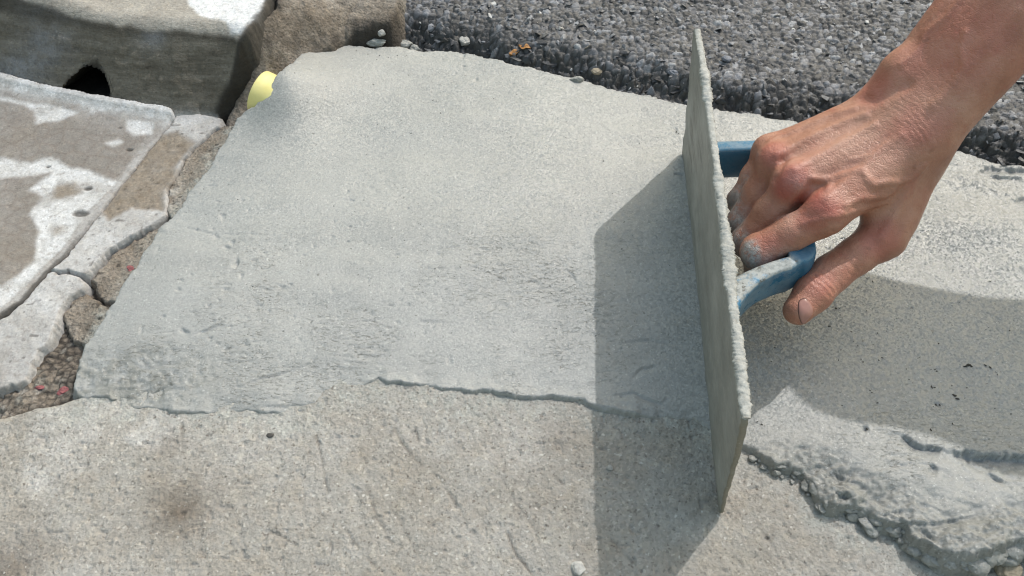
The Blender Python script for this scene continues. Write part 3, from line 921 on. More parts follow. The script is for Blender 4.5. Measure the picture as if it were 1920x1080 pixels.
B_UP = [(330, 217), (326, 228), (318, 240), (270, 294), (223, 350), (169, 428), (112, 497), (98, 506), (130, 507), (151, 512), (163, 520), (174, 500), (204, 468), (240, 448), (290, 423), (312, 406), (311, 376), (313, 350),
        (333, 320), (345, 298), (371, 273), (397, 250), (418, 238), (420, 226), (380, 218)]
s_up = patch('concrete_strip', pxy(B_UP), strip_h(1, [(330, 225, .002), (410, 235, .003), (100, 500, 0), (310, 400, .001), (200, 400, 0), (300, 300, .001)],
             [(275, 262), (330, 252), (372, 272), (345, 300), (318, 345), (306, 360), (312, 400), (250, 388), (205, 412), (186, 396), (226, 348), (262, 300)]),
             0.0010, MAT['slab'], (0.0006, 7), 0.006, 0.0028, 0.016, seed=9)
tag(s_up, 'pale cracked concrete strip with a brown worn middle, under the kerb joint', 'concrete strip')
B_LO = [(92, 512), (128, 512), (150, 518), (160, 529), (154, 543), (130, 556), (111, 581), (103, 610), (84, 642), (60, 676), (40, 712), (0, 724), (-160, 770), (-260, 800), (-260, 770), (-120, 696), (0, 596), (48, 560), (74, 532)]
s_lo = patch('concrete_strip', pxy(B_LO), strip_h(2, [(100, 515, 0), (150, 530, 0), (0, 600, -.001), (30, 710, -.002), (90, 600, 0), (-250, 790, -.002)], None),
             0.0010, MAT['slab'], (0.0009, 5), 0.006, 0.0034, 0.012, seed=10)
tag(s_lo, 'pale broken end of concrete strip beside the dirt-filled gap at left', 'concrete strip')


def frag_h(seed, zc, grey_k):
    zt = TPS(zc)

    def h(X, Y, sd):
        z = zt(X, Y) + 0.0022 * fbm(X, Y, 0.03, 5, 460 + seed, 0.6) + 0.0009 * fbm(X, Y, 0.006, 3, 461, 0.7)
        f1, f2, ids, dx, dy = worley(X, Y, 0.004, 462 + seed)
        z = z + 0.0007 * (ids[0] - 0.5) * np.clip((f2 - f1) * 2, 0, 1)
        md = poly_sd(X, Y, pxy(MOR_OUT, 0.004))
        grey = np.clip(grey_k * sstep(-0.020, -0.004, md + 0.006 * fbm(X, Y, 0.02, 4, 470)) * (0.4 + 0.8 * sstep(-0.3, 0.2, fbm(X, Y, 0.006, 3, 471))), 0, 1)
        z = z + 0.0012 * grey * (0.6 + fbm(X, Y, 0.006, 3, 475, 0.7))
        white = 0.7 * sstep(0.2, 0.5, fbm(X, Y, 0.03, 4, 472)) * (1 - grey)
        return z, dict(grey=grey, white=white, red=np.zeros_like(X), dark=0.8 * sstep(0.66, 0.85, vn(X * 230, Y * 330, 474)) )
    return h


FRAGS = [([(317, 406), (313, 378), (315, 352), (347, 301), (375, 275), (400, 252), (421, 240), (460, 240), (470, 262), (440, 320), (400, 380), (350, 430)],
          [(324, 400, -.001), (420, 245, .002), (450, 250, .003), (370, 400, .0015), (345, 340, 0)], 1.0, 'grey spattered concrete fragment between the cracked strip and fresh mortar'),
         ([(170, 520), (207, 473), (243, 450), (292, 426), (315, 411), (330, 440), (290, 500), (240, 560), (200, 560), (172, 545)],
          [(180, 525, -.003), (300, 430, -.002), (300, 480, -.001), (200, 550, -.004)], 0.35, 'tan brown concrete fragment wedged between the strip and fresh mortar'),
         ([(114, 585), (133, 559), (158, 546), (168, 552), (200, 568), (222, 600), (190, 660), (150, 640), (118, 622)],
          [(120, 590, -.004), (165, 555, -.003), (200, 600, -.003), (150, 635, -.006)], 0.9, 'reddish brown crumbling concrete fragment with mortar smeared on it')]
for k, (pl, zc, gk, lab) in enumerate(FRAGS):
    tag(patch('concrete_fragment', pxy(pl), frag_h(k, zc, gk), 0.0010, MAT['brown'], (0.0012, 4.5), 0.006, 0.004, 0.012, seed=20 + k), lab, 'concrete fragment')


def dirt_h(X, Y, sd):
    z = -0.010 + 0.0035 * fbm(X, Y, 0.035, 4, 480, 0.6)
    c = at(70, 730, -.008)
    z = z + 0.003 * np.exp(-((X - c[0]) / 0.03) ** 2 - ((Y - c[1]) / 0.02) ** 2)
    f1, f2, ids, dx, dy = worley(X + 0.003 * fbm(X, Y, 0.01, 4, 481), Y + 0.003 * fbm(X, Y, 0.01, 4, 486), 0.0052, 482)
    e = np.clip((f2 - f1) * 2.2, 0, 1)
    z = z + 0.0022 * ((ids[0] ** 2 - 0.3) + 1.4 * (ids[1] - 0.5) * dx + 1.4 * (ids[2] - 0.5) * dy) * e - 0.0004 * (1 - e) + 0.0028 * fbm(X, Y, 0.014, 4, 487, 0.6)
    z = z + 0.0010 * fbm(X, Y, 0.004, 3, 483, 0.7)
    return z, dict(grey=0.5 * sstep(0.72, 0.9, ids[1]), white=0.5 * sstep(0.9, 0.95, ids[2]), red=np.zeros_like(X), dark=np.clip(0.75 * (1 - e) + 0.35 * sstep(-0.1, 0.4, fbm(X, Y, 0.05, 3, 484)), 0, 1))


tag(patch('loose_rubble', pxy([(-260, 770), (0, 700), (60, 640), (90, 560), (150, 500), (250, 430), (300, 330), (380, 240), (480, 190), (520, 230), (420, 380), (320, 520), (240, 640), (200, 770), (0, 830), (-260, 840)], -.008),
          dirt_h, 0.0011, MAT['brown'], (0.003, 2), 0.006, 0.003, 0.02, seed=30), kind='stuff')

# ------------------------------------------------------------------ kerb block with the drain hole, and the brown block past the joint


def smin(a, b, k):
    h = np.clip(0.5 + 0.5 * (b - a) / k, 0, 1)
    return b + (a - b) * h - k * h * (1 - h)


def on_face(px, py):
    z = 0.02
    for _ in range(30):
        P = at(px, py, z)
        z = 0.5 * z + 0.5 * float(np.clip(KERB_S * kerb_d(np.array([P[0]]), np.array([P[1]]))[0], 0, KERB_H))
    return at(px, py, z)


HOLE_PX = [(86, 184), (104, 179), (114, 170), (124, 158), (140, 140), (157, 127), (180, 126), (195, 140), (203, 165), (200, 190), (192, 202), (150, 198), (112, 193)]
HOLE = np.array([on_face(*p) for p in HOLE_PX])


def kerb_h(X, Y, sd):
    kd = coarse(kerb_d, X, Y)
    wob = 0.0022 * fbm(X, Y, 0.05, 4, 501)
    face = np.maximum(kd, -0.02) * KERB_S
    z = smin(face + wob * 1.3, KERB_H + 0.12 * np.maximum(0, -(X + 0.33)) + 0.0015 * fbm(X, Y, 0.1, 3, 502) + 0.02 * np.clip(kd - 0.05, 0, 0.3) * 0.2, 0.010)
    onf = sstep(0.050, 0.040, z)
    z = z + onf * (0.0005 * vn(X * 22, (z + 0.3 * kd) * 420, 503) + 0.0012 * fbm(X, Y, 0.010, 4, 504, 0.7) - 0.0012 * sstep(0.55, 0.8, vn(X * 190, Y * 260, 513))) + 0.0004 * fbm(X, Y, 0.006, 3, 505)
    # worn notches by the joint and a rotten area at the right end
    z = z - 0.0030 * sstep(0.03, 0.0, sd) * sstep(0.0, 0.4, fbm(X, Y, 0.02, 4, 506)) * onf
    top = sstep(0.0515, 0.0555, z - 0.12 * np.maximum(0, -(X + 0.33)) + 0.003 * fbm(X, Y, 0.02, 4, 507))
    white = soft_mask(X, Y, [(350, -20), (353, 10), (376, 30), (420, 44), (432, 54), (452, 58), (478, 38), (496, 5), (520, -60), (360, -80)], KERB_H, 0.004, 0.02, 0.002, 31)
    white = white * (1 - 0.8 * sstep(0.35, 0.6, fbm(X * 0.4, Y, 0.012, 4, 508)))
    blue = np.zeros_like(X)
    for px, py, rx, ry, zz in ((125, 35, .030, .013, .045), (85, 95, .022, .012, .03), (60, 135, .03, .010, .012), (290, 78, .012, .006, .045), (20, 140, .03, .01, .01)):
        c = at(px, py, zz)
        blue = np.maximum(blue, np.exp(-((X - c[0]) / rx) ** 2 - ((Y - c[1]) / ry) ** 2))
    hs = poly_sd(X, Y, HOLE[:, :2])
    dark = np.clip(sstep(-0.0035, 0.0, hs + 0.0025 * fbm(X, Y, 0.01, 3, 509)), 0, 1)
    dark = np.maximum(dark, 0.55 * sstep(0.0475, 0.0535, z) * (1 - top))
    dark = np.maximum(dark, 0.85 * sstep(0.0055, 0.0005, sd + 0.003 * fbm(X, Y, 0.012, 4, 511)) * (kd > 0.004))
    dark = np.maximum(dark, 0.45 * onf * sstep(0.1, 0.5, fbm(X * 0.35, Y, 0.05, 4, 510)))
    white = np.maximum(white, 0.8 * np.exp(-np.clip(kd, 0, 1) / 0.0022) * (kd > -0.002))
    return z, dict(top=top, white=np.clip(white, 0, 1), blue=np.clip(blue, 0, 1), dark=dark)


def hole_sd(X, Y):
    return poly_sd(X, Y, HOLE[:, :2]) + 0.0016 * fbm(X, Y, 0.008, 4, 520, 0.65)


KERB_OUT = np.r_[KERB_BASE[:-1] - np.array([0, 0.0015]), pxy([(402, 223, 0), (420, 186, .012), (432, 150, .026), (440, 118, .040), (446, 86, .053), (446, 66, .06), (462, 60, .06), (480, 42, .06), (502, 6, .06), (530, -40, .06), (640, -200, .06)]),
                 np.array([[-0.70, 0.99]])]
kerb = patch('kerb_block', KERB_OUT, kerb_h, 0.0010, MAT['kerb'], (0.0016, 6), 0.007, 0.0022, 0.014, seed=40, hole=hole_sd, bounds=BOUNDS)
tag(kerb, 'weathered kerb block with round drain hole in its dark sloping face', 'kerb block')
# the bore of the drain: a rough tube running back into the block
nn = np.array([0.2357, 0.9718, -0.25])
ctr = HOLE.mean(0)
ts = np.linspace(0, 1, 40, endpoint=False) * len(HOLE)
ring = np.array([HOLE[int(t) % len(HOLE)] * (1 - t % 1) + HOLE[(int(t) + 1) % len(HOLE)] * (t % 1) for t in ts])
TV, TF = [], []
for k in range(14):
    f = k / 13
    sc = 1.10 - 0.18 * f
    rr = ctr + (ring - ctr) * sc * (1 + 0.05 * rng.normal(size=(40, 1))) + nn * (0.0005 + 0.11 * f)
    TV += list(rr)
TV.append(ctr + nn * 0.115)
for k in range(13):
    for i in range(40):
        j = (i + 1) % 40
        TF.append((k * 40 + i, k * 40 + j, (k + 1) * 40 + j, (k + 1) * 40 + i))
for i in range(40):
    TF.append((13 * 40 + i, 13 * 40 + (i + 1) % 40, 14 * 40))
mesh_obj('drain_hole', TV, TF, m_plain('bore_grime_shade', [(0.3, (0.018, 0.015, 0.012)), (0.7, (0.05, 0.042, 0.034))], 120, 0.7, [(300, 0.002, 0.8)]), kerb)  # near-black grime colour also carries the shade inside the bore

BLK_Z = TPS([(510, 10, .058), (486, 45, .053), (476, 75, .046), (462, 110, .035), (450, 160, .018), (436, 205, .004), (418, 230, .000), (470, 228, .000), (520, 190, .006), (560, 140, .014), (620, 105, .019), (640, 80, .021),
             (690, 50, .030), (735, 42, .034), (748, 0, .037), (600, 40, .040), (620, -20, .045), (560, 70, .034), (540, 20, .050), (900, -300, .045), (560, -300, .058)])


def blk_h(X, Y, sd):
    z = BLK_Z(X, Y) + 0.0018 * fbm(X, Y, 0.04, 4, 540) + 0.0012 * fbm(X, Y, 0.009, 4, 541, 0.65)
    f1, f2, ids, dx, dy = worley(X, Y, 0.0038, 542)
    up = sstep(0.66, 0.735, Y + 0.25 * (X + 0.2) + 0.02 * fbm(X, Y, 0.04, 4, 543))
    z = z + (0.0013 - 0.0009 * up) * (ids[0] - 0.4) * np.clip((f2 - f1) * 2, 0, 1)
    crack = line_dist(X + 0.001 * fbm(X, Y, 0.01, 3, 545), Y, pxy([(668, 2), (652, 16), (642, 34), (640, 46)], .04))
    z = z - 0.0016 * np.exp(-(crack / 0.0010) ** 2)
    dark = np.clip(0.45 * sstep(0.012, 0.0, sd) * (1 - up) + 0.4 * sstep(0.2, 0.5, fbm(X, Y, 0.02, 4, 544)) * (1 - up), 0, 1)
    hol_shade = soft_mask(X, Y, [(624, 112, .018), (640, 80, .022), (662, 62, .026), (690, 46, .031), (735, 40, .035), (760, 60, .03), (760, 110, .02)], 0.02, 0.004, 0.02, 0.003, 47)
    dark = np.maximum(dark, 0.92 * hol_shade)  # shade of the hollow painted dark into the block's colour
    return z, dict(white=np.clip((1 - hol_shade) * up * (0.48 + 0.35 * fbm(X, Y, 0.03, 4, 546)), 0, 1), grey=np.zeros_like(X), red=np.zeros_like(X), dark=dark)


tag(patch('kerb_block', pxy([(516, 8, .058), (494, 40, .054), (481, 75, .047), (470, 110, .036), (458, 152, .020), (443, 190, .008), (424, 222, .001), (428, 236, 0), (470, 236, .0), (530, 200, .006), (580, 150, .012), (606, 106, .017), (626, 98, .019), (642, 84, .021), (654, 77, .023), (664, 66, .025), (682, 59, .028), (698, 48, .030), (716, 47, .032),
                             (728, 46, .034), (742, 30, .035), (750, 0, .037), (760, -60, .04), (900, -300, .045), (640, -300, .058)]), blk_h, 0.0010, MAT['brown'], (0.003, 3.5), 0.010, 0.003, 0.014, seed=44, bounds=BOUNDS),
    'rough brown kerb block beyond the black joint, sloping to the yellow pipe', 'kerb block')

# ------------------------------------------------------------------ yellow pipe
t_ = NT('yellow_plastic')
yc = t_.ramp(t_.noise(60, 4, 0.6), [(0.3, (0.78, 0.68, 0.26)), (0.7, (0.84, 0.75, 0.34))])
yc = t_.mix(t_.ramp(t_.noise(150, 4, 0.7, seed=2), [(0.66, 0), (0.74, 0.6)]), yc, (0.38, 0.33, 0.20))
M_YEL = t_.done(yc, 0.38, [(t_.noise(200, 3, 0.6), 0.0003, 0.4)], 0.5, Subsurface_Weight=0.1, Subsurface_Radius=(1, .8, .3), Subsurface_Scale=0.003)
ax = np.array([0.90, -0.36, -0.24])
ax /= np.linalg.norm(ax)
e1 = np.cross(ax, [0, 0, 1])
e1 /= np.linalg.norm(e1)
e2 = np.cross(e1, ax)
PC = at(485, 172, 0.0168)
PR = 0.0185
prof = [(0.036, PR), (0.02, PR), (0.006, PR), (0.0012, PR), (0.0003, PR - 0.0005), (0.0, PR - 0.0012), (0.0004, PR - 0.0022), (0.0012, PR - 0.0027), (0.02, PR - 0.0027), (0.034, PR - 0.0027)]
PV, PF, n = [], [], 64
for d, r in prof:
    for i in range(n):
        a = 2 * math.pi * i / n
        PV.append(PC + ax * d + (e1 * math.cos(a) + e2 * math.sin(a)) * r)
for k in range(len(prof) - 1):
    for i in range(n):
        PF.append((k * n + i, k * n + (i + 1) % n, (k + 1) * n + (i + 1) % n, (k + 1) * n + i))
tag(mesh_obj('pipe', PV, PF, M_YEL), 'yellow plastic pipe end poking out of the mortar below the brown block', 'pipe')

# ------------------------------------------------------------------ plastering float standing on its long edge
B0 = at(1284, 285, 0.012)
B1 = at(1352, 968, 0.0)
FA = B0 - B1
FLEN = float(np.linalg.norm(FA))
FA /= FLEN                                               # along the blade, away from the camera
_n = np.cross(FA, [0, 0, 1])
_n /= np.linalg.norm(_n)
_u = np.cross(_n, FA)
FU = _u * math.cos(RAD(5)) - _n * math.sin(RAD(5))       # up the blade
FN = np.cross(FA, FU)
FN *= np.sign(FN[0])                                     # from the blade towards the hand
FWID, FTH = 0.120, 0.0046


def fp(sa, su, sn):
    return B1 + FA * sa + FU * su + FN * sn


float_root = tag(empty('plastering_float', fp(FLEN / 2, 0, 0)), 'grey plastering float on its long edge, blue handle gripped by the hand', 'plastering float')
ROOT_LOC = np.array(fp(FLEN / 2, 0, 0))


def child(name, V, F, mat, attrs=None, smooth=True):
    o = mesh_obj(name, np.asarray(V) - ROOT_LOC, F, mat, float_root, attrs, smooth)
    return o


# blade: closed slab with rounded corners, worn edges and a crust of mortar along the upper edge
na, nu = 196, 80
sa = np.linspace(0, FLEN, na)
su = np.linspace(0, FWID, nu)
SA, SU = np.meshgrid(sa, su, indexing='ij')
# pull the grid into rounded corners
cr = 0.006


def round_corner(A, U):
    A, U = A.copy(), U.copy()
    for ca, cu, da, du in ((0, 0, 1, 1), (FLEN, 0, -1, 1), (0, FWID, 1, -1), (FLEN, FWID, -1, -1)):
        x, y = (A - ca) * da, (U - cu) * du
        m = (x < cr) & (y < cr)
        px, py = cr - x, cr - y
        L = np.maximum(np.maximum(np.abs(px), np.abs(py)), 1e-9)
        r = np.hypot(px, py)
        s = np.where(r > 0, L / np.maximum(r, 1e-9), 1)
        A = np.where(m, ca + da * (cr - px * s), A)
        U = np.where(m, cu + du * (cr - py * s), U)
    return A, U


RA, RU = round_corner(SA, SU)
rimd = np.minimum(np.minimum(SA, FLEN - SA), np.minimum(SU, FWID - SU))
thin = (1 - 0.25 * np.exp(-rimd / 0.003)) * (1 - 0.55 * np.exp(-SA / 0.03) * (1 - SU / FWID))
bow = 0.0010 * np.sin(SA / FLEN * math.pi) + 0.0004 * fbm(SA, SU, 0.08, 3, 601)
film = 0.0007 * fbm(SA, SU, 0.014, 4, 602) + 0.0003 * vn(SA * 30, SU * 500, 603)
wob_u = 0.0004 * fbm(SA, SA * 0, 0.012, 4, 604) * sstep(0.004, 0.0, np.minimum(SU, FWID - SU))
L_ = fp(0, 0, 0)[None, None] + FA * RA[..., None] + FU * (RU + wob_u)[..., None] + FN * ((-FTH * 0.5 * thin + bow + film))[..., None]
R_ = fp(0, 0, 0)[None, None] + FA * RA[..., None] + FU * (RU + wob_u)[..., None] + FN * ((FTH * 0.5 * thin + bow + film * 0.7))[..., None]
idL = np.arange(na * nu).reshape(na, nu)
idR = idL + na * nu
F = []
q = lambda a, b, c, d: np.stack([a.ravel(), b.ravel(), c.ravel(), d.ravel()], 1)
F.append(q(idL[:-1, :-1], idL[:-1, 1:], idL[1:, 1:], idL[1:, :-1]))
F.append(q(idR[:-1, :-1], idR[1:, :-1], idR[1:, 1:], idR[:-1, 1:]))
for sl, rev in (((slice(None), 0), 0), ((slice(None), -1), 1)):
    a, b = idL[sl], idR[sl]
    f = q(a[:-1], a[1:], b[1:], b[:-1])
    F.append(f[:, ::-1] if rev else f)
for sl, rev in (((0, slice(None)), 1), ((-1, slice(None)), 0)):
    a, b = idL[sl], idR[sl]
    f = q(a[:-1], a[1:], b[1:], b[:-1])
    F.append(f[:, ::-1] if rev else f)
dk = np.clip(0.8 * sstep(0.15, 0.6, vn(SA * 16, SU * 130, 605) + 0.3 * fbm(SA, SU, 0.02, 3, 606)) * sstep(0.10, 0.20, SA) * sstep(0.295, 0.25, SA) * sstep(0.115, 0.09, SU) + 0.35 * sstep(0.012, 0.0, SU), 0, 1)
bare = np.clip(0.9 * sstep(0.0015, 0.0, SA), 0, 1)
child('blade', np.r_[L_.reshape(-1, 3), R_.reshape(-1, 3)], np.concatenate(F), MAT['blade'], {'dark': np.r_[dk.ravel(), dk.ravel() * 0.6], 'bare': np.r_[bare.ravel(), bare.ravel()]})

# mortar crust sitting on the upper edge: a lumpy bead
nb, nr = 420, 14
sb = np.linspace(0.0015, FLEN - 0.004, nb)
CVv = []
for k, s_ in enumerate(sb):
    s1 = np.array([s_])
    w = 0.0027 + 0.0010 * float(fbm(s1, s1 * 0, 0.02, 4, 611)[0]) + 0.0008 * float(fbm(s1, s1 * 0, 0.006, 2, 612)[0])
    h = 0.0015 + 0.0011 * float(fbm(s1, s1 * 0 + 3, 0.014, 4, 613)[0]) + 0.0007 * float(fbm(s1, s1 * 0, 0.005, 2, 614)[0])
    of = 0.0006 + 0.0006 * float(fbm(s1, s1 * 0 + 5, 0.03, 3, 615)[0])
    bo = 0.0010 * math.sin(s_ / FLEN * math.pi)
    cov = 0.45 + 0.75 * float(sstep(-0.25, 0.25, fbm(s1, s1 * 0 + 9, 0.04, 4, 616))[0])
    w, h = max(0.0021, w * cov), h * cov
    for j in range(nr):
        a = 2 * math.pi * j / nr
        jit = 1 + 0.13 * rng.normal()
        CVv.append(fp(s_, FWID - 0.0004 + max(h, 0.0004) * math.sin(a) * jit, bo + of + w * math.cos(a) * jit))
CFf = [(k * nr + j, k * nr + (j + 1) % nr, (k + 1) * nr + (j + 1) % nr, (k + 1) * nr + j) for k in range(nb - 1) for j in range(nr)]
CFf += [tuple(range(nr)), tuple(range((nb - 1) * nr, nb * nr))[::-1]]
t_ = NT('drying_mortar_crust')
cc = t_.ramp(t_.noise(300, 4, 0.7), [(0.3, (0.27, 0.268, 0.245)), (0.6, (0.42, 0.418, 0.39)), (0.8, (0.50, 0.495, 0.47))])
M_CRUST = t_.done(cc, 0.6, [(t_.noise(900, 3, 0.7), 0.0006, 0.7)], 0.45)
child('mortar_crust', CVv, CFf, M_CRUST)

# handle: one moulding - far post, grip, near post that flares into the blade


def superell(n, a, b, e=4.5):
    th = np.linspace(0, 2 * math.pi, n, endpoint=False)
    c, s = np.cos(th), np.sin(th)
    return np.stack([np.sign(c) * np.abs(c) ** (2 / e) * a, np.sign(s) * np.abs(s) ** (2 / e) * b], 1)


HU = 0.060
stations = []      # centre (sa, sn), in-plane thickness, half height in u, centre u, smear
for sn_ in (0.0015, 0.003, 0.008, 0.016, 0.026, 0.036, 0.044):
    stations.append((0.2275, sn_, 0.0055 + 0.004 * math.exp(-sn_ / 0.003), 0.0140, HU, 0.25))
for k in range(1, 8):
    a = k / 8 * math.pi / 2
    stations.append((0.2135 + 0.014 * math.cos(a), 0.044 + 0.014 * math.sin(a), 0.0056 + 0.0012 * k / 8, 0.0140 - 0.0022 * k / 8, HU - 0.002 * k / 8, 0.1))
for sa_ in (0.205, 0.195, 0.180, 0.165, 0.152, 0.145):
    stations.append((sa_, 0.058, 0.0068, 0.0118, HU - 0.002, 0.0))
near = []
FRONT = [(0.0, 0.076), (0.004, 0.082), (0.008, 0.087), (0.015, 0.101), (0.021, 0.109), (0.027, 0.1145), (0.034, 0.119), (0.040, 0.122), (0.048, 0.1245), (0.056, 0.127), (0.064, 0.131)]
BACK = [(0.0, 0.117), (0.010, 0.120), (0.020, 0.1255), (0.030, 0.130), (0.040, 0.1335), (0.048, 0.136), (0.056, 0.139), (0.064, 0.142)]
fr = lambda s: float(np.interp(s, [p[0] for p in FRONT], [p[1] for p in FRONT]))
bk = lambda s: float(np.interp(s, [p[0] for p in BACK], [p[1] for p in BACK]))
for k in range(1, 7):
    a = k / 7 * math.pi / 2
    stations.append((0.145 - 0.0105 * math.sin(a), 0.0475 + 0.0105 * math.cos(a), 0.0066, 0.0120 + 0.002 * k / 7, HU - 0.002 + 0.002 * k / 7, 0.2))
for sn_ in (0.046, 0.042, 0.037, 0.032, 0.027, 0.023, 0.019, 0.015, 0.011, 0.008, 0.005, 0.0028, 0.0012):
    stations.append(((fr(sn_) + bk(sn_)) / 2, sn_, (bk(sn_) - fr(sn_)) / 2, 0.0140, HU, 1.0))
P2 = np.array([(s[0], s[1]) for s in stations])
T2 = np.gradient(P2, axis=0)
T2 /= np.linalg.norm(T2, axis=1)[:, None]
for k in range(7):
    T2[k] = (0, 1)
for k in range(len(stations) - 13, len(stations)):
    T2[k] = (0, -1)
HV, HF, HS, n = [], [], [], 40
for (sa_, sn_, hw, hu, cu, sm), (ta, tn) in zip(stations, T2):
    pa, pn = -tn, ta                                     # in-plane normal of the path
    for x, y in superell(n, hw, hu, 5.0):
        da = pa * x
        u_ = cu + y
        s_a = sa_ + da
        # the outer face of the near post is scooped towards its lower side
        if sm > 0.9 and s_a < sa_:
            s_a += 0.006 * (1 - (u_ - (cu - hu)) / (2 * hu)) ** 1.2 * math.exp(-sn_ / 0.030)
        HV.append(fp(s_a, u_, sn_ + pn * x))
        HS.append(sm * (1.0 if y > hu * 0.9 else 0.30))
for k in range(len(stations) - 1):
    for i in range(n):
        HF.append((k * n + i, (k + 1) * n + i, (k + 1) * n + (i + 1) % n, k * n + (i + 1) % n))
HF.append(tuple(range(n)))
HF.append(tuple(range((len(stations) - 1) * n, len(stations) * n))[::-1])
child('handle', HV, HF, MAT['handle'], {'smear': np.array(HS)})

# ------------------------------------------------------------------ the worker's arm and hand: one continuous skin grown round the bones
W_ = at(1695, 225, 0.126)                               # wrist
_q = at(1850, 40, 0.176)
FD = (_q - W_) / np.linalg.norm(_q - W_)                # along the forearm, away from the hand
ELB = W_ + FD * 0.235
SHO = ELB + np.array([0.285, -0.015, 0.09])
f_ = lambda *p: fp(*p)
MCP = [f_(.156, .0870, .0690), f_(.178, .0900, .0520), f_(.198, .0870, .0445), f_(.2125, .0815, .0430)]
PIP = [f_(.1440, .0655, .0300), f_(.1610, .0545, .0265), f_(.1785, .0520, .0245), f_(.1945, .0555, .0255)]
DIP = [f_(.1475, .0420, .0345), f_(.1660, .0320, .0370), f_(.1835, .0310, .0360), f_(.1985, .0370, .0345)]
TIP = [f_(.1520, .0330, .0500), f_(.1700, .0270, .0560), f_(.1870, .0270, .0540), f_(.2010, .0315, .0490)]
T_CMC, T_MCP, T_IP, T_TIP = f_(.195, .084, .125), f_(.1580, .0600, .1080), f_(.1360, .0520, .0745), f_(.1115, .0490, .0520)
dn = np.cross(MCP[3] - MCP[0], W_ - MCP[0])
dn /= np.linalg.norm(dn)
dn *= np.sign(dn[2])                                    # out of the back of the hand
dw = dn - FD * (dn @ FD)
dw /= np.linalg.norm(dw)                                # dorsal side of the wrist
wx_ = np.cross(FD, dw)
wx_ *= np.sign(wx_ @ (MCP[0] - MCP[3]))                 # towards the thumb side


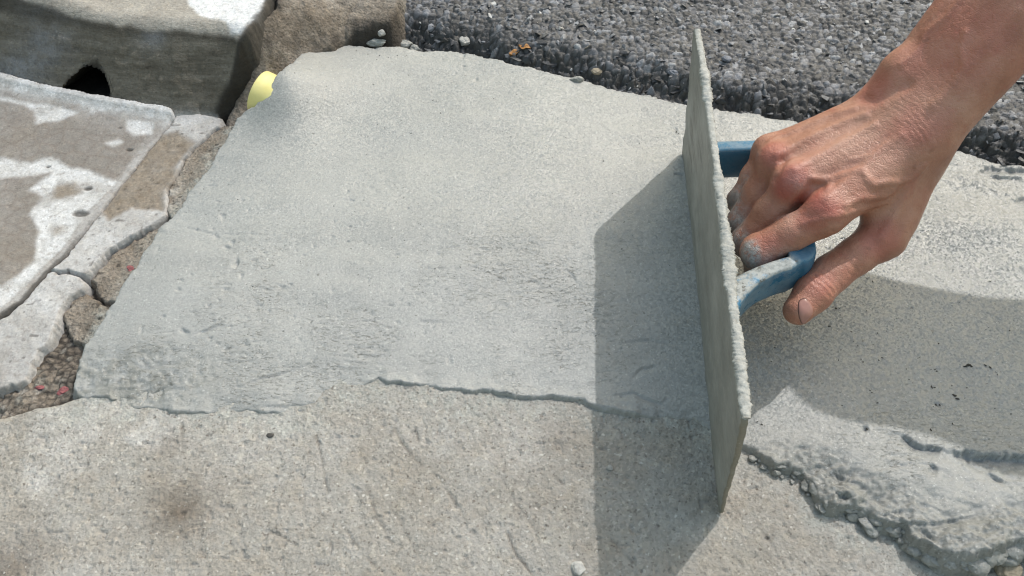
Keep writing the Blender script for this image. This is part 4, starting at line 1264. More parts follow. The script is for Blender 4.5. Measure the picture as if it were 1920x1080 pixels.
class Body:
    """signed distance to the arm, built from tapered bones"""
    def __init__(s):
        s.bumps = []

    @staticmethod
    def cap(P, a, b, r1, r2):
        ba = b - a
        h = np.clip(((P - a) @ ba) / (ba @ ba), 0, 1)
        return np.sqrt(np.maximum(((P - a - h[:, None] * ba) ** 2).sum(1), 1e-14)) - (r1 + (r2 - r1) * h)

    @staticmethod
    def sm(a, b, k):
        h = np.maximum(k - np.abs(a - b), 0) / k
        return np.minimum(a, b) - h * h * k * 0.25

    def __call__(s, P):
        P = P.astype(np.float64)
        C, S = s.cap, s.sm
        # forearm: two bones and the muscle that swells towards the elbow
        rad, uln = wx_ * 0.0165, -wx_ * 0.0165
        d = C(P, W_ + rad * 1.0 - dw * 0.001, ELB + rad * 0.9, 0.0170, 0.027)
        d = S(d, C(P, W_ + uln * 0.9 + FD * 0.012 - dw * 0.002, ELB + uln * 0.9, 0.0160, 0.027), 0.016)
        d = S(d, C(P, W_ + FD * 0.06 - dw * 0.006, ELB - FD * 0.05 - dw * 0.004, 0.018, 0.034), 0.02)
        d = S(d, C(P, W_ - dw * 0.004, W_ + FD * 0.06 - dw * 0.005, 0.0165, 0.018), 0.012)
        d = S(d, C(P, ELB, SHO, 0.044, 0.054), 0.03)
        d = S(d, C(P, ELB * .55 + SHO * .45 + np.array([0, 0, .008]), SHO, 0.046, 0.058), 0.03)
        # carpus and metacarpals
        palm = None
        offs = (0.0150, 0.0052, -0.0058, -0.0150)
        rr = (0.0112, 0.0110, 0.0104, 0.0096)
        for i in range(4):
            c0 = W_ - FD * 0.006 + wx_ * offs[i] - dw * 0.002
            q_ = C(P, c0, MCP[i], 0.0150, rr[i])
            palm = q_ if palm is None else S(palm, q_, 0.0065)
        for i in range(4):                              # flesh on the palm side
            c0 = W_ - FD * 0.012 + wx_ * offs[i] - dw * 0.010
            palm = S(palm, C(P, c0, MCP[i] * 0.72 + W_ * 0.28 - dn * 0.010, 0.011, 0.0095), 0.010)
        palm = S(palm, C(P, W_ - wx_ * 0.016 - dw * 0.004, MCP[3] * .6 + W_ * .4 - dn * 0.008, 0.0135, 0.011), 0.012)
        d = S(d, palm, 0.016)
        # thumb ball and web
        th = C(P, T_CMC, T_MCP, 0.0150, 0.0128)
        th = S(th, C(P, T_CMC - dn * .004, T_MCP * .6 + T_CMC * .4 - dn * 0.006, 0.015, 0.0125), 0.010)
        d = S(d, th, 0.014)
        web = C(P, MCP[0] * .45 + W_ * .55 - dn * .006, T_MCP * .75 + T_CMC * .25, 0.009, 0.0080)
        d = S(d, web, 0.012)
        hand = d
        # fingers
        pr = ((.0112, .0104, .0110), (.0106, .0098, .0103), (.0101, .0092, .0097), (.0089, .0081, .0087))
        out = hand
        for i in range(4):
            m_ = MCP[i] * .5 + PIP[i] * .5
            fg = S(C(P, MCP[i], m_, pr[i][0], pr[i][1]), C(P, m_, PIP[i], pr[i][1], pr[i][2]), 0.004)
            fg = S(fg, C(P, MCP[i] - dn * .007 - (MCP[i] - PIP[i]) * .15, m_, .0078, .0074), 0.006)
            fg = S(fg, C(P, PIP[i], DIP[i], pr[i][2], pr[i][1] * .93), 0.003)
            fg = S(fg, C(P, DIP[i], TIP[i], pr[i][1] * .93, pr[i][1] * .80), 0.003)
            out = S(out, S(hand, fg, 0.0075), 0.0016)
        # thumb
        m_ = T_MCP * .48 + T_IP * .52
        tb = S(C(P, T_MCP, m_, .0132, .0112), C(P, m_, T_IP, .0112, .0120), .004)
        tm = T_IP * .45 + T_TIP * .55
        tb = S(tb, S(C(P, T_IP, tm, .0118, .0116), C(P, tm, T_TIP, .0116, .0094), .003), .003)
        out = S(out, S(hand, tb, 0.008), 0.002)
        # bony heads
        for c_, r_, k_ in s.heads():
            out = S(out, np.sqrt(((P - c_) ** 2).sum(1)) - r_, k_)
        for pl, w, a in s.bumps:
            lo, hi = pl.min(0) - 3 * w, pl.max(0) + 3 * w
            b = ((P > lo) & (P < hi)).all(1)
            if b.any():
                q_ = P[b]
                dd = np.full(len(q_), 9.0)
                for A, B in zip(pl[:-1], pl[1:]):
                    ba = B - A
                    h = np.clip(((q_ - A) @ ba) / max(ba @ ba, 1e-14), 0, 1)
                    dd = np.minimum(dd, ((q_ - A - h[:, None] * ba) ** 2).sum(1))
                out[b] -= a * np.exp(-dd / (w * w))
        return out

    def heads(s):
        return [(MCP[0] + dn * .0015, .0106, .006), (MCP[1] + dn * .0022, .0108, .006), (MCP[2] + dn * .0020, .0102, .006), (MCP[3] + dn * .0010, .0092, .006),
                (W_ + uln_head(), .0115, .010)]


def uln_head():
    return -wx_ * 0.0185 + FD * 0.022 + dw * 0.0085


SKIN = Body()


def on_skin(px, py, t0=0.30, t1=0.72):
    """where the sight line through a photo point first meets the skin"""
    d = ray(px, py)
    d = d / np.linalg.norm(d)
    t = t0
    for _ in range(90):
        v = float(SKIN((CC + d * t)[None])[0])
        t += max(v * 0.8, 0.00005)
        if v < 0.00008 or t > t1 + 0.1:
            break
    return CC + d * t


def on_skin_many(px, t0=0.30):
    D = np.array([ray(*p) for p in px])
    D /= np.linalg.norm(D, axis=1)[:, None]
    t = np.full(len(D), t0)
    for _ in range(90):
        v = SKIN(CC + D * t[:, None])
        t = np.where((t < 0.85) & (v > 4e-5), t + v * 0.8, t)
    return CC + D * t[:, None], np.abs(SKIN(CC + D * t[:, None])) < 0.0008


def skin_line(pl, sub=3):
    q_ = []
    for A, B in zip(pl[:-1], pl[1:]):
        for k in range(sub):
            q_.append((A[0] + (B[0] - A[0]) * k / sub, A[1] + (B[1] - A[1]) * k / sub))
    q_.append(pl[-1])
    P, ok = on_skin_many(q_)
    return P[ok]


VEINS = [([(1752, 196), (1790, 165), (1812, 130), (1850, 100), (1870, 60), (1910, 20)], .0022, .0008), ([(1690, 120), (1720, 96), (1738, 60), (1775, 30), (1800, 0)], .0022, .0007), ([(1812, 130), (1800, 90), (1812, 60)], .0020, .0006),
         ([(1523, 335), (1557, 337), (1586, 327), (1607, 320), (1619, 322), (1627, 337), (1640, 347), (1661, 342), (1682, 341), (1702, 336), (1719, 326), (1734, 310)], .0019, .00150),
         ([(1586, 386), (1612, 372), (1636, 371), (1658, 368), (1672, 360), (1680, 346)], .0020, .00120), ([(1507, 419), (1548, 410), (1594, 398), (1640, 386), (1662, 378)], .0020, .00085),
         ([(1552, 355), (1556, 346), (1562, 338)], .0016, .0009), ([(1598, 300), (1640, 290), (1664, 268)], .0016, .0005), ([(1507, 300), (1524, 296), (1545, 280), (1590, 255)], .0015, .0005)]
TENDONS = [([(1490, 318), (1540, 290), (1590, 262), (1640, 235)], .0026, .0010), ([(1458, 290), (1510, 262), (1560, 238), (1622, 216)], .0026, .0010),
           ([(1550, 372), (1600, 330), (1650, 285), (1690, 255)], .0028, .0007), ([(1445, 264), (1500, 240), (1560, 214), (1600, 204)], .0024, .0006),
           ([(1655, 445), (1690, 380), (1722, 320)], .0034, .0009), ([(1752, 200), (1800, 140), (1850, 80)], .004, .0008)]
GROOVES_H = [([(1470, 300), (1462, 316), (1452, 336)], .0026, -.0016), ([(1522, 345), (1512, 360), (1502, 376), (1494, 388)], .0026, -.0014),
             ([(1700, 160), (1670, 176), (1640, 188), (1618, 184)], .0036, -.0016)]
for grp in (VEINS, TENDONS, GROOVES_H):
    SKIN.bumps += [(P_, w, a * (1.6 if grp is not GROOVES_H else 1.15)) for P_, w, a in [(skin_line(pl), w, a) for pl, w, a in grp] if len(P_) > 1]


# ---- turn the distance field into a mesh (surface nets on a graded grid)
def graded(lo, f0, f1, hi, fine, coarse_):
    a = np.arange(f0, f1, fine)
    b = [a[0]]
    st = fine
    while b[-1] > lo:
        st = min(st * 1.12, coarse_)
        b.append(b[-1] - st)
    c = [a[-1]]
    st = fine
    while c[-1] < hi:
        st = min(st * 1.12, coarse_)
        c.append(c[-1] + st)
    return np.r_[np.array(b[:0:-1]), a, np.array(c[1:])]


FINE = 0.00085
GX = graded(0.105, 0.125, 0.335, 0.70, FINE, 0.006)
GY = graded(0.29, 0.315, 0.535, 0.76, FINE, 0.006)
GZ = graded(0.010, 0.020, 0.205, 0.58, FINE, 0.006)


def sample(GX, GY, GZ, fn, blk=8, pad=0.010):
    nx, ny, nz = len(GX), len(GY), len(GZ)
    V = np.ones((nx, ny, nz), np.float32)
    bx, by, bz = [np.arange(0, n_, blk) for n_ in (nx, ny, nz)]

    def cen(G, b):
        e = [G[i:min(i + blk, len(G))] for i in b]
        return np.array([(v[0] + v[-1]) / 2 for v in e]), np.array([(v[-1] - v[0]) / 2 for v in e])
    (xc, xh), (yc, yh), (zc, zh) = cen(GX, bx), cen(GY, by), cen(GZ, bz)
    A, B, C_ = np.meshgrid(xc, yc, zc, indexing='ij')
    H = np.sqrt(xh[:, None, None] ** 2 + yh[None, :, None] ** 2 + zh[None, None, :] ** 2)
    P = np.stack([A.ravel(), B.ravel(), C_.ravel()], 1)
    D = np.concatenate([fn(P[i:i + 200000]) for i in range(0, len(P), 200000)]).reshape(A.shape)
    act = np.abs(D) < H + pad
    for i, j, k in zip(*np.nonzero(~act & (D < 0))):
        V[bx[i]:bx[i] + blk, by[j]:by[j] + blk, bz[k]:bz[k] + blk] = -1
    idx, PT = [], []
    for i, j, k in zip(*np.nonzero(act)):
        I, J, K = np.meshgrid(np.arange(bx[i], min(bx[i] + blk, nx)), np.arange(by[j], min(by[j] + blk, ny)), np.arange(bz[k], min(bz[k] + blk, nz)), indexing='ij')
        idx.append((I.ravel() * ny + J.ravel()) * nz + K.ravel())
    idx = np.concatenate(idx)
    out = np.empty(len(idx), np.float32)
    for s0 in range(0, len(idx), 300000):
        ii = idx[s0:s0 + 300000]
        out[s0:s0 + 300000] = fn(np.stack([GX[ii // (ny * nz)], GY[(ii // nz) % ny], GZ[ii % nz]], 1))
    V.ravel()[idx] = out
    return V


def surface_nets(V, GX, GY, GZ):
    nx, ny, nz = V.shape
    S = V < 0
    cnt = np.zeros((nx - 1, ny - 1, nz - 1), np.int8)
    for a in (0, 1):
        for b in (0, 1):
            for c in (0, 1):
                cnt += S[a:nx - 1 + a, b:ny - 1 + b, c:nz - 1 + c]
    ci, cj, ck = np.nonzero((cnt > 0) & (cnt < 8))
    ID = np.full(cnt.shape, -1, np.int32)
    ID[ci, cj, ck] = np.arange(len(ci))
    acc, num = np.zeros((len(ci), 3)), np.zeros(len(ci))
    crn = [(a, b, c) for a in (0, 1) for b in (0, 1) for c in (0, 1)]
    G = (GX, GY, GZ)
    for p in crn:
        for ax_ in range(3):
            if p[ax_]:
                continue
            q_ = list(p)
            q_[ax_] = 1
            v0 = V[ci + p[0], cj + p[1], ck + p[2]]
            v1 = V[ci + q_[0], cj + q_[1], ck + q_[2]]
            m = (v0 < 0) != (v1 < 0)
            t = np.where(m, v0 / np.where(m, v0 - v1, 1), 0)
            pos = np.stack([GX[ci + p[0]], GY[cj + p[1]], GZ[ck + p[2]]], 1)
            base = (ci, cj, ck)[ax_]
            pos[:, ax_] = G[ax_][base] * (1 - t) + G[ax_][base + 1] * t
            acc[m] += pos[m]
            num[m] += 1
    VV = acc / num[:, None]
    FF = []
    for ax_ in range(3):
        A = S.take(range(S.shape[ax_] - 1), ax_)
        B = S.take(range(1, S.shape[ax_]), ax_)
        i, j, k = np.nonzero(A != B)
        o1, o2 = [(1, 2), (2, 0), (0, 1)][ax_]
        b = np.stack([i, j, k], 1)
        ok = (b[:, o1] > 0) & (b[:, o2] > 0) & (b[:, o1] < V.shape[o1] - 1) & (b[:, o2] < V.shape[o2] - 1)
        b = b[ok]
        inside = A[i, j, k][ok]

        def cid(d1, d2):
            c = b.copy()
            c[:, o1] -= d1
            c[:, o2] -= d2
            return ID[c[:, 0], c[:, 1], c[:, 2]]
        f = np.stack([cid(1, 1), cid(0, 1), cid(0, 0), cid(1, 0)], 1)
        f[~inside] = f[~inside][:, ::-1]
        FF.append(f)
    return VV, np.concatenate(FF)


SV, SF = surface_nets(sample(GX, GY, GZ, SKIN), GX, GY, GZ)


def laplace(V, F, it=2, lam=0.5):
    for _ in range(it):
        s = np.zeros_like(V)
        n_ = np.zeros(len(V))
        for a in range(4):
            b = (a + 1) % 4
            np.add.at(s, F[:, a], V[F[:, b]])
            np.add.at(n_, F[:, a], 1)
        V = V * (1 - lam) + lam * s / np.maximum(n_, 1)[:, None]
    return V


def vnormals(V, F):
    fn = np.cross(V[F[:, 2]] - V[F[:, 0]], V[F[:, 3]] - V[F[:, 1]])
    N_ = np.zeros_like(V)
    for a in range(4):
        np.add.at(N_, F[:, a], fn)
    return N_ / np.maximum(np.linalg.norm(N_, axis=1), 1e-12)[:, None]


SV = laplace(SV, SF, 2, 0.5)
SN = vnormals(SV, SF)


def pdist(V, pl):
    d = np.full(len(V), 9.0)
    lo, hi = pl.min(0) - .02, pl.max(0) + .02
    b = ((V > lo) & (V < hi)).all(1)
    q_ = V[b]
    dd = np.full(len(q_), 9.0)
    for A, B in zip(pl[:-1], pl[1:]):
        ba = B - A
        h = np.clip(((q_ - A) @ ba) / max(ba @ ba, 1e-14), 0, 1)
        dd = np.minimum(dd, np.linalg.norm(q_ - A - h[:, None] * ba, axis=1))
    d[b] = dd
    return d


# creases: wrist folds, knuckle lines, thumb joint
CREASES = []
for k in range(9):
    o = (k - 4) * 8.0 + 4.5 * math.sin(k * 2.1)
    CREASES.append(([(1676 + o * .75, 196 - o * .55), (1700 + o * .8, 208 - o * .45), (1722 + o * .8, 228 - o * .35), (1738 + o * .85, 252 - o * .3), (1746 + o * .8, 276 - o * .3)], .0006 + .0003 * (k % 3 == 0), .00007 + .00015 * (k in (3, 6))))
for k in range(7):
    o = (k - 3) * 8.0
    CREASES.append(([(1640 + o, 250 - o * .2), (1668 + o, 262 - o * .1), (1700 + o * .9, 282)], .0006, .00012))
for o in (-9, 0, 8, 16):
    CREASES.append(([(1527 + o * .9, 515 - o * .8), (1540 + o * .9, 524 - o * .8), (1552 + o * .9, 535 - o * .8), (1563 + o * .9, 549 - o * .8)], .0010, .00062 if o in (0, 8) else .0003))
for o in (-14, 26, 38):
    CREASES.append(([(1540 + o * .9, 508 - o * .8), (1560 + o * .9, 522 - o * .8), (1574 + o * .9, 540 - o * .8)], .0009, .00022))
for o in range(-3, 4):
    CREASES.append(([(1528 + o * 6, 352 + o * 7), (1540 + o * 6, 358 + o * 6), (1556 + o * 5, 372 + o * 4)], .0005, .00008))
    CREASES.append(([(1468 + o * 5, 306 + o * 6), (1480 + o * 5, 312 + o * 6), (1492 + o * 5, 324 + o * 5)], .0005, .00007))
CREASES += [([(1468, 402), (1484, 394), (1500, 386)], .0008, .0003), ([(1452, 418), (1468, 406), (1490, 396)], .0008, .0004), ([(1560, 432), (1568, 442), (1572, 450)], .0010, .0006)]
disp = np.zeros(len(SV))
for pl, w, a in CREASES:
    P_ = skin_line(pl, 3)
    if len(P_) > 1:
        dd = pdist(SV + 0.0008 * np.stack([fbm(SV[:, 0], SV[:, 1], 0.012, 3, 711), fbm(SV[:, 1], SV[:, 2], 0.012, 3, 712), 0 * SV[:, 0]], 1), P_)
        kk = np.clip(0.6 + 0.9 * fbm(SV[:, 0] + SV[:, 2], SV[:, 1], 0.014, 3, 713 + len(disp) % 7 + int(w * 1e6) % 13), 0.05, 1.2)
        disp -= a * kk * np.exp(-(dd / w) ** 2)
        disp += 0.3 * a * kk * np.exp(-((dd - 2.0 * w) / w) ** 2)
_a, _b = SV @ wx_, SV @ FD
rid_ = 1 - np.abs(fbm(_a * 0.9 + 0.3 * fbm(_a, _b, 0.02, 2, 720) * 0.004, _b * 1.7, 0.0062, 3, 721, 0.6)) * 3.0
disp -= 0.00016 * np.clip(rid_, 0, 1) ** 2
disp += 0.00026 * fbm(SV[:, 0] + SV[:, 2] * .6, SV[:, 1] - SV[:, 2] * .5, 0.011, 3, 701)
SV = SV + SN * disp[:, None]


def skin_spot(px, py, r, soft=0.6):
    c = on_skin(px, py)
    return 1 - sstep(r * (1 - soft), r * (1 + soft), np.linalg.norm(SV - c, axis=1) + 0.25 * r * fbm(SV[:, 0] + SV[:, 2], SV[:, 1], 0.012, 3, 702))


mx = lambda *a: np.maximum.reduce(a)
red = mx(*[k_ * skin_spot(px, py, r) for px, py, r, k_ in ((1545, 372, .012, .75), (1488, 330, .011, .75), (1448, 284, .009, .55), (1470, 350, .010, .8), (1505, 372, .008, .7), (1522, 405, .009, .5),
           (1655, 450, .012, .5), (1720, 232, .014, .45), (1640, 165, .012, .5), (1750, 120, .022, .35), (1800, 60, .028, .35), (1440, 470, .010, .35), (1530, 460, .010, .4), (1540, 528, .008, .4), (1600, 350, .02, .15))])
pale = mx(*[k_ * skin_spot(px, py, r) for px, py, r, k_ in ((1600, 270, .018, .35), (1540, 300, .010, .35), (1660, 300, .016, .3), (1500, 300, .008, .3), (1565, 360, .007, .4), (1720, 190, .018, .25))])
dust = mx(*[k_ * skin_spot(px, py, r, s_) for px, py, r, k_, s_ in ((1402, 474, .0085, 1.0, .4), (1400, 492, .007, .9, .5), (1376, 425, .011, .9, .6), (1376, 382, .012, .9, .6), (1384, 452, .008, .8, .6), (1440, 490, .008, .35, .8), (1470, 478, .006, .3, .8), (1500, 340, .007, .18, .8), (1480, 400, .006, .25, .8), (1395, 340, .006, .45, .7), (1388, 400, .007, .5, .7))])
FWD = (SV - MCP[1]) @ FN
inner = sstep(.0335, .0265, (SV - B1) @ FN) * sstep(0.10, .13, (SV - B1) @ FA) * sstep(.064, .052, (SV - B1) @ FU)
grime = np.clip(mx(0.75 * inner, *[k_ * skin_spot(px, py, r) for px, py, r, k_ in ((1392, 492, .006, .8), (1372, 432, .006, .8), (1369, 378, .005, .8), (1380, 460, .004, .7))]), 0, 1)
person = tag(empty('person', SHO), 'bare tanned right arm and hand gripping the blue float handle, knuckles dusty with mortar', 'person')
SHO_ = np.array(SHO)
mesh_obj('body', SV - SHO_, SF, MAT['skin'], person, dict(red=red, pale=pale, dust=np.clip(dust, 0, 1), grime=grime))

# thumbnail
NAIL = [(1497, 564), (1503, 560), (1509, 558.5), (1514, 562), (1519, 568), (1524, 577), (1524, 587), (1519, 594), (1514, 600), (1508, 607), (1504, 609), (1500, 601), (1497, 590), (1496, 578)]
nc = np.mean(NAIL, 0)
rings = (0.0, 0.35, 0.65, 0.86, 0.94, 1.0, 1.05)
dense = []
for k in range(len(NAIL)):
    A, B = np.array(NAIL[k]), np.array(NAIL[(k + 1) % len(NAIL)])
    for j in range(3):
        dense.append(A + (B - A) * j / 3)
dense = np.array(dense)
for _ in range(2):
    dense = 0.5 * dense + 0.25 * np.roll(dense, 1, 0) + 0.25 * np.roll(dense, -1, 0)
NP = [tuple(nc)]
for r in rings[1:]:
    NP += [tuple(nc + (p - nc) * r) for p in dense]
q_, ok = on_skin_many(NP)
e_ = 0.0004
g_ = np.stack([SKIN(q_ + np.eye(3)[i] * e_) - SKIN(q_ - np.eye(3)[i] * e_) for i in range(3)], 1)
g_ /= np.linalg.norm(g_, axis=1)[:, None]
lift = np.r_[0.0007, np.repeat([0.00072, 0.00070, 0.0006, 0.00035, 0.00005, -0.0004], len(dense))]
NV = q_ + g_ * lift[:, None]
m = len(dense)
NF = [(0, 1 + i, 1 + (i + 1) % m) for i in range(m)]
for r in range(len(rings) - 2):
    NF += [(1 + r * m + i, 1 + (r + 1) * m + i, 1 + (r + 1) * m + (i + 1) % m, 1 + r * m + (i + 1) % m) for i in range(m)]
t_ = NT('thumbnail_keratin')
nb_ = t_.mix(t_.attr('rim'), t_.ramp(t_.noise(160, 3, 0.5), [(0.3, (0.36, 0.175, 0.140)), (0.7, (0.43, 0.225, 0.185))]), (0.05, 0.035, 0.028))
M_NAIL = t_.done(nb_, 0.30, [(t_.noise(300, 2, 0.5), 0.0002, 0.4)], 0.5)
side = np.array([1.0 if p[0] < 1504 or p[1] < 563 else 0.3 for p in dense])
rim = np.r_[0, np.zeros(3 * m), side * 0.5, side, side]
mesh_obj('thumbnail', NV - SHO_, NF, M_NAIL, person, {'rim': rim})

# short sleeve at the shoulder
SLV, SLF, n = [], [], 64
sd_ = (SHO - ELB) / np.linalg.norm(SHO - ELB)
s1 = np.cross(sd_, [0, 0, 1])
s1 /= np.linalg.norm(s1)
s2 = np.cross(s1, sd_)
S0 = ELB + sd_ * 0.15
prof = [(0.004, 0.056), (0.0, 0.060), (0.004, 0.064), (0.03, 0.066), (0.07, 0.068), (0.11, 0.071), (0.16, 0.077), (0.20, 0.080), (0.24, 0.070), (0.262, 0.045), (0.270, 0.0015)]
for k, (d_, r_) in enumerate(prof):
    for i in range(n):
        a = 2 * math.pi * i / n
        fold = 1 + 0.035 * math.sin(3 * a + 9 * d_ * 8) * min(1, d_ / .03) + 0.02 * math.sin(7 * a - 50 * d_)
        SLV.append(S0 + sd_ * d_ + (s1 * math.cos(a) + s2 * math.sin(a)) * r_ * fold)
for k in range(len(prof) - 1):
    for i in range(n):
        SLF.append((k * n + i, k * n + (i + 1) % n, (k + 1) * n + (i + 1) % n, (k + 1) * n + i))
mesh_obj('shirt_sleeve', np.array(SLV) - SHO_, SLF, m_plain('grey_cotton', [(0.3, (0.16, 0.17, 0.19)), (0.7, (0.22, 0.23, 0.25))], 40, 0.9, [(900, 0.0006, 0.5)]), person)

# ------------------------------------------------------------------ loose bits
GROUND_O = [bpy.data.objects[n_] for n_ in ('pavement', 'fresh_mortar', 'road', 'loose_rubble', 'kerb_block', 'kerb_block.001', 'concrete_fragment.001', 'ground')]
bpy.context.view_layer.update()


def top_z(x, y):
    return max(height_at(o, x, y) if o.ray_cast(Vector((x, y, 1.0)), Vector((0, 0, -1)))[0] else -1.0 for o in GROUND_O)


def lump(name, px, py, rx, ry, rz, mat, label, cat, seed, rough=0.25, zg=0.01, sink=0.35, rot=0.0, sub=4, smooth=False):
    """a loose piece: rounded or angular solid with a broken surface"""
    import bmesh
    bm = bmesh.new()
    bmesh.ops.create_icosphere(bm, subdivisions=sub, radius=1.0)
    V = np.array([v.co[:] for v in bm.verts])
    F = np.array([[v.index for v in f.verts] for f in bm.faces])
    bm.free()
    g = np.random.default_rng(seed)
    for _ in range(9):                                   # chop flat facets
        n_ = g.normal(size=3)
        n_ /= np.linalg.norm(n_)
        h = 0.62 + 0.3 * g.random()
        d = V @ n_
        V = V - np.where(d > h, d - h, 0)[:, None] * n_ * 0.85
    V = V * (1 + rough * fbm(V[:, 0] + 2.3 * V[:, 2] + seed, V[:, 1] - 1.7 * V[:, 2], 1.1, 4, seed, 0.6))[:, None]
    V = V * np.array([rx, ry, rz])
    c, s_ = math.cos(rot), math.sin(rot)
    V = V @ np.array([[c, s_, 0], [-s_, c, 0], [0, 0, 1]])
    w = at(px, py, zg)
    for _ in range(12):                                  # slide along the sight line to the surface
        z = top_z(w[0], w[1])
        zg = 0.5 * zg + 0.5 * z
        w = at(px, py, zg)
    z = zg
    o = mesh_obj(name, V, F, mat, None, None, smooth)
    o.location = (w[0], w[1], z + rz * (1 - 2 * sink))
    return tag(o, label, cat)


M_PALE = m_stone('pale_stone', (0.42, 0.41, 0.39), 0.55)
M_WHITE = m_stone('white_stone', (0.50, 0.485, 0.455), 0.7)
M_TAN = m_stone('tan_stone', (0.33, 0.28, 0.21), 0.65)
M_GREYB = m_stone('blue_grey_stone', (0.17, 0.185, 0.225), 0.45)
M_DARKS = m_stone('dark_stone', (0.075, 0.07, 0.065), 0.7)
M_MORL = m_stone('mortar_crumb', (0.37, 0.368, 0.345), 0.6)
M_RED = m_stone('red_plastic', (0.30, 0.095, 0.10), 0.6)
M_LEAF = m_stone('dry_leaf', (0.42, 0.20, 0.06), 0.6)
lump('stone', 870, 80, .0050, .0045, .0042, M_PALE, 'whitish angular stone sitting on the broken asphalt edge', 'stone', 1)
lump('stone', 716, 64, .0034, .0030, .0030, M_PALE, 'pale grey stone in the dark hollow between kerb and asphalt', 'stone', 2)
lump('stone', 1085, 1066, .0040, .0046, .0026, M_WHITE, 'small white pebble on the pavement near the bottom edge of the picture', 'stone', 3, zg=0)
lump('stone', 505, 817, .0026, .0015, .0010, M_DARKS, 'small dark pebble on the pavement under the mortar edge', 'stone', 4, zg=0)
lump('stone', 1143, 878, .0022, .0020, .0016, M_PALE, 'tiny pale pebble inside the shadow of the float', 'stone', 5, zg=0)
lump('stone', 1888, 1068, .0075, .0060, .0050, M_TAN, 'tan crumb of concrete beside the lumpy mortar at bottom right', 'stone', 6, zg=0)
lump('stone', 1262, 138, .0046, .0034, .0024, M_GREYB, 'blue grey stone on the asphalt edge just left of the float', 'stone', 7, zg=.03)
lump('stone', 1362, 112, .0044, .0036, .0026, M_GREYB, 'large blue grey stone on the asphalt just right of the float', 'stone', 8, zg=.03)
lump('stone', 1118, 136, .0048, .0036, .0028, M_TAN, 'greenish tan stone bedded in the broken asphalt edge', 'stone', 9, zg=.02)
lump('mortar_crumb', 1082, 150, .0062, .0036, .0034, M_MORL, 'grey mortar crumb caught where asphalt meets the smooth mortar', 'mortar crumb', 10, 0.5, .014, 0.55, sub=4, smooth=True)
lump('mortar_crumb', 705, 79, .0085, .0036, .0036, M_MORL, 'long mortar crumb on the mortar rim in front of the dark hollow', 'mortar crumb', 11, 0.5, .018, 0.55, smooth=True)
lump('mortar_crumb', 757, 84, .0072, .0046, .0042, M_MORL, 'knobbly mortar crumb against the left end of the asphalt edge', 'mortar crumb', 12, 0.55, .018, 0.5, smooth=True)
lump('mortar_crumb', 778, 92, .0050, .0040, .0040, M_MORL, 'small mortar crumb at the asphalt edge right of the knobbly one', 'mortar crumb', 13, 0.55, .016, 0.5, smooth=True)
lump('mortar_crumb', 1341, 458, .0032, .0032, .0030, M_MORL, 'round mortar blob stuck to the upper edge of the float', 'mortar crumb', 14, 0.3, .01, smooth=True)
for k, (px, py, rx, ry, lab) in enumerate(((74, 727, .0034, .0018, 'red plastic scrap half buried in dirt, the left one of a pair'), (117, 733, .0034, .0030, 'red plastic scrap beside the left tip of the fresh mortar'),
                                           (246, 504, .0026, .0040, 'pinkish red scrap peeping out along the left mortar edge'))):
    lump('plastic_scrap', px, py, rx, ry, .0013, M_RED, lab, 'plastic scrap', 20 + k, 0.6, -.006, 0.45, 0.5 * k, sub=3)
for k, (px, py, w_, h_, r_) in enumerate(((965, 72, .0052, .0026, .5), (984, 70, .0050, .0028, -.2))):
    n_ = 9
    LV = []
    for i in range(n_):
        for j in range(5):
            u_, v_ = i / (n_ - 1) * 2 - 1, j / 4 * 2 - 1
            hw = (1 - abs(u_) ** 1.6) * h_ + .0004
            LV.append((u_ * w_, v_ * hw, .0012 * v_ * v_ + .0008 * math.sin(4 * u_) + .0004 * rng.normal()))
    LV = np.array(LV) @ np.array([[math.cos(r_), math.sin(r_), 0], [-math.sin(r_), math.cos(r_), 0], [0, 0, 1]])
    LF = [(i * 5 + j, (i + 1) * 5 + j, (i + 1) * 5 + j + 1, i * 5 + j + 1) for i in range(n_ - 1) for j in range(4)]
    o = mesh_obj('dry_leaf', LV, LF, M_LEAF)
    w = at(px, py, .034)
    z = top_z(w[0], w[1])
    o.location = (w[0], w[1], z + .0012)
    md = o.modifiers.new('thickness', 'SOLIDIFY')
    md.thickness = .0003
    tag(o, ('orange brown dry leaf scrap on the asphalt, the left of two touching', 'orange brown dry leaf scrap on the asphalt, the right of two touching')[k], 'leaf')

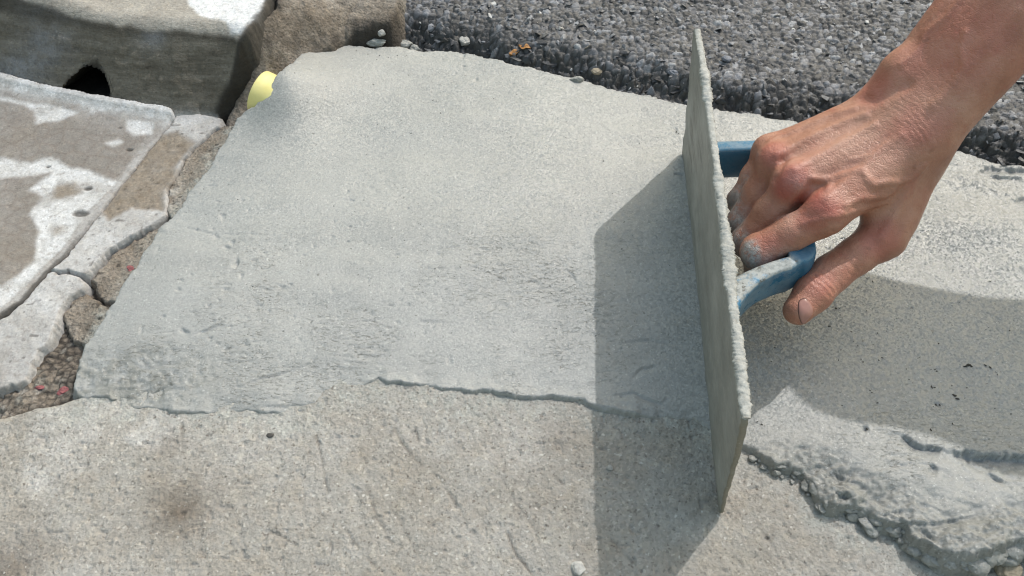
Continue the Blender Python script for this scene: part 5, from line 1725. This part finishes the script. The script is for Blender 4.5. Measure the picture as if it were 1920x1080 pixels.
# the crumbled lip of the excess mortar: many torn gobs, one part of the mortar
import bmesh as _bm
LIP = pxy([(1410, 846), (1440, 864), (1478, 882), (1505, 898), (1524, 912), (1536, 938), (1568, 954), (1600, 952), (1640, 980), (1690, 990), (1708, 1014), (1745, 1036), (1800, 1048), (1840, 1048),
           (1872, 1034), (1895, 1026), (1930, 1030), (1990, 1046)], 0.006)
seg = np.linalg.norm(np.diff(LIP, axis=0), axis=1)
cum = np.r_[0, np.cumsum(seg)]
b_ = _bm.new()
_bm.ops.create_icosphere(b_, subdivisions=4, radius=1.0)
GV = np.array([v.co[:] for v in b_.verts])
GF = np.array([[v.index for v in f.verts] for f in b_.faces])
b_.free()
g = np.random.default_rng(77)
LV_, LF_, nb_ = [], [], 0
for k in range(230):
    t = g.random() ** 0.8 * cum[-1]
    i = min(np.searchsorted(cum, t, 'right') - 1, len(seg) - 1)
    f = (t - cum[i]) / seg[i]
    p = LIP[i] + (LIP[i + 1] - LIP[i]) * f
    n_ = np.array([-(LIP[i + 1] - LIP[i])[1], (LIP[i + 1] - LIP[i])[0]]) / seg[i]
    big = 0.35 + 0.65 * (t / cum[-1])
    r = (0.0018 + 0.0075 * g.random() ** 2.0) * big
    p = p + n_ * (max(-0.0030, g.normal() * 0.0035 + 0.0006) + 0.010 * big * (g.random() < 0.25) * g.random())
    V = GV.copy()
    for _ in range(5):
        q_ = g.normal(size=3)
        q_ /= np.linalg.norm(q_)
        h = 0.5 + 0.4 * g.random()
        d = V @ q_
        V = V - np.where(d > h, d - h, 0)[:, None] * q_ * 0.8
    o1 = g.random() * 50
    V = V * (1 + 0.42 * fbm(V[:, 0] + 0.9 * V[:, 2] + o1, V[:, 1] - 0.8 * V[:, 2], 1.3, 4, 31, 0.58))[:, None]
    V = V * np.array([r * (0.95 + 0.4 * g.random()), r * (0.8 + 0.4 * g.random()), r * (0.45 + 0.3 * g.random())])
    a = g.random() * 3.14 - 0.5
    V = V @ np.array([[math.cos(a), math.sin(a), 0], [-math.sin(a), math.cos(a), 0], [0, 0, 1]])
    tz = max(0.0, top_z(p[0], p[1]))
    V = V + np.array([p[0], p[1], 0.35 * tz + r * 0.30 + 0.0008])
    LV_.append(V)
    LF_.append(GF + nb_)
    nb_ += len(V)
LVc = np.concatenate(LV_)
lipo = mesh_obj('crumbled_lip', LVc, np.concatenate(LF_), MAT['mortar'], mortar, {'wet': np.full(len(LVc), 0.15), 'tan': np.full(len(LVc), 0.2), 'dark': np.full(len(LVc), 0.5), 'torn': np.full(len(LVc), 0.4)})
tag(lipo, kind='stuff')

g = np.random.default_rng(5)
AV_, AF_, AC_, na_ = [], [], [], 0
foot = pxy([(800, 100), (850, 112), (940, 134), (1040, 153), (1130, 174), (1240, 196), (1340, 214), (1480, 238), (1600, 256), (1770, 292), (1850, 308), (1920, 326), (2080, 360)], 0.012)
spots_ = [(at(652 + 92 * g.random(), 56 + 24 * g.random(), .012)[:2], 0.0025 + 0.0042 * g.random()) for _ in range(52)]
n_pit = len(spots_)
for _ in range(210):
    i = g.integers(len(foot) - 1)
    p = foot[i] + (foot[i + 1] - foot[i]) * g.random()
    spots_.append((p + np.array([0, abs(g.normal()) * 0.012 + 0.002]), 0.0014 + 0.0040 * g.random() ** 2))
for kk_, (p, r) in enumerate(spots_):
    V, F = protos[g.integers(len(protos))]
    a = g.normal(0, 0.5, 3)
    A = np.array([[math.cos(a[0]), -math.sin(a[0]), 0], [math.sin(a[0]), math.cos(a[0]), 0], [0, 0, 1]]) @ np.array([[1, 0, 0], [0, math.cos(a[1]), -math.sin(a[1])], [0, math.sin(a[1]), math.cos(a[1])]])
    V = (V * np.array([1.5, 0.9, 1.0])) @ A.T * r
    z = height_at(road_o, p[0], p[1])
    if kk_ < n_pit:
        z = max(z, 0.006 + 0.008 * g.random())
    AV_.append(V + np.array([p[0], p[1], z + 0.25 * r]))
    AF_.append(F + na_)
    na_ += len(V)
    AC_.append(np.full(len(V), 0.45 * g.random() ** 2))
tag(mesh_obj('broken_edge', np.concatenate(AV_), np.concatenate(AF_), MAT['chips'], road_o, {'cell': np.concatenate(AC_)}, smooth=False), kind='stuff')

# dark chips added to stand for the small torn pits in the mortar
g = np.random.default_rng(8)
gp = [(1808, 687, 2.6), (1815, 685, 2.8), (1822, 688, 2.0), (1848, 686, 2.0), (1857, 690, 2.2), (1790, 742, 2.4), (1795, 748, 2.0), (1754, 693, 2.0), (1757, 696, 1.4), (1746, 725, 2.0), (1752, 727, 1.4), (1754, 759, 1.8), (1762, 760, 1.4), (1626, 806, 2.4),
      (1654, 671, 1.2), (1648, 676, 1.2), (1568, 578, 2.0), (1574, 579, 1.4), (1555, 612, 1.6), (1600, 640, 1.0), (1608, 648, 1.0), (1636, 528, 1.2), (1626, 523, 1.2), (1760, 644, 1.3), (1770, 598, 1.0), (1893, 620, 1.5), (1700, 720, 1.2), (1705, 712, 1.0), (1856, 528, 1.4),
      (1132, 302, 1.3), (1268, 248, 1.6), (1272, 251, 1.2), (700, 158, 1.2), (826, 212, 1.1), (770, 250, 1.1), (706, 112, 1.0), (712, 104, 1.2), (728, 108, 1.0), (745, 104, 1.1), (760, 106, 1.0), (690, 102, 1.1), (735, 116, 0.9), (900, 180, 0.9), (812, 188, 1.1), (818, 190, 0.9),
      (1390, 800, 1.6), (1420, 790, 1.8), (1428, 796, 1.4), (1745, 806, 1.4), (1330, 870, 1.2)]
gp += [(420 + 860 * g.random(), 130 + 520 * g.random(), 0.5 + 0.5 * g.random()) for _ in range(90)] + [(1420 + 480 * g.random(), 520 + 290 * g.random(), 0.5 + 0.7 * g.random()) for _ in range(60)]
QV, QF, nq = [], [], 0
for px, py, r in gp:
    V, F = protos[g.integers(len(protos))]
    r = r * 0.00062
    a = g.random() * 6.28
    V = V * np.array([1.5, 0.8, 0.8]) * r
    V = V @ np.array([[math.cos(a), math.sin(a), 0], [-math.sin(a), math.cos(a), 0], [0, 0, 1]])
    w = at(px, py, 0.01)
    for _ in range(4):
        z = height_at(mortar, w[0], w[1])
        w = at(px, py, z)
    if z <= 0:
        continue
    QV.append(V + np.array([w[0], w[1], z + 0.2 * r]))
    QF.append(F + nq)
    nq += len(V)
tag(mesh_obj('pit_specks', np.concatenate(QV), np.concatenate(QF), m_stone('dark_pit_specks', (0.040, 0.037, 0.032), 0.8), mortar, None, False), kind='stuff')
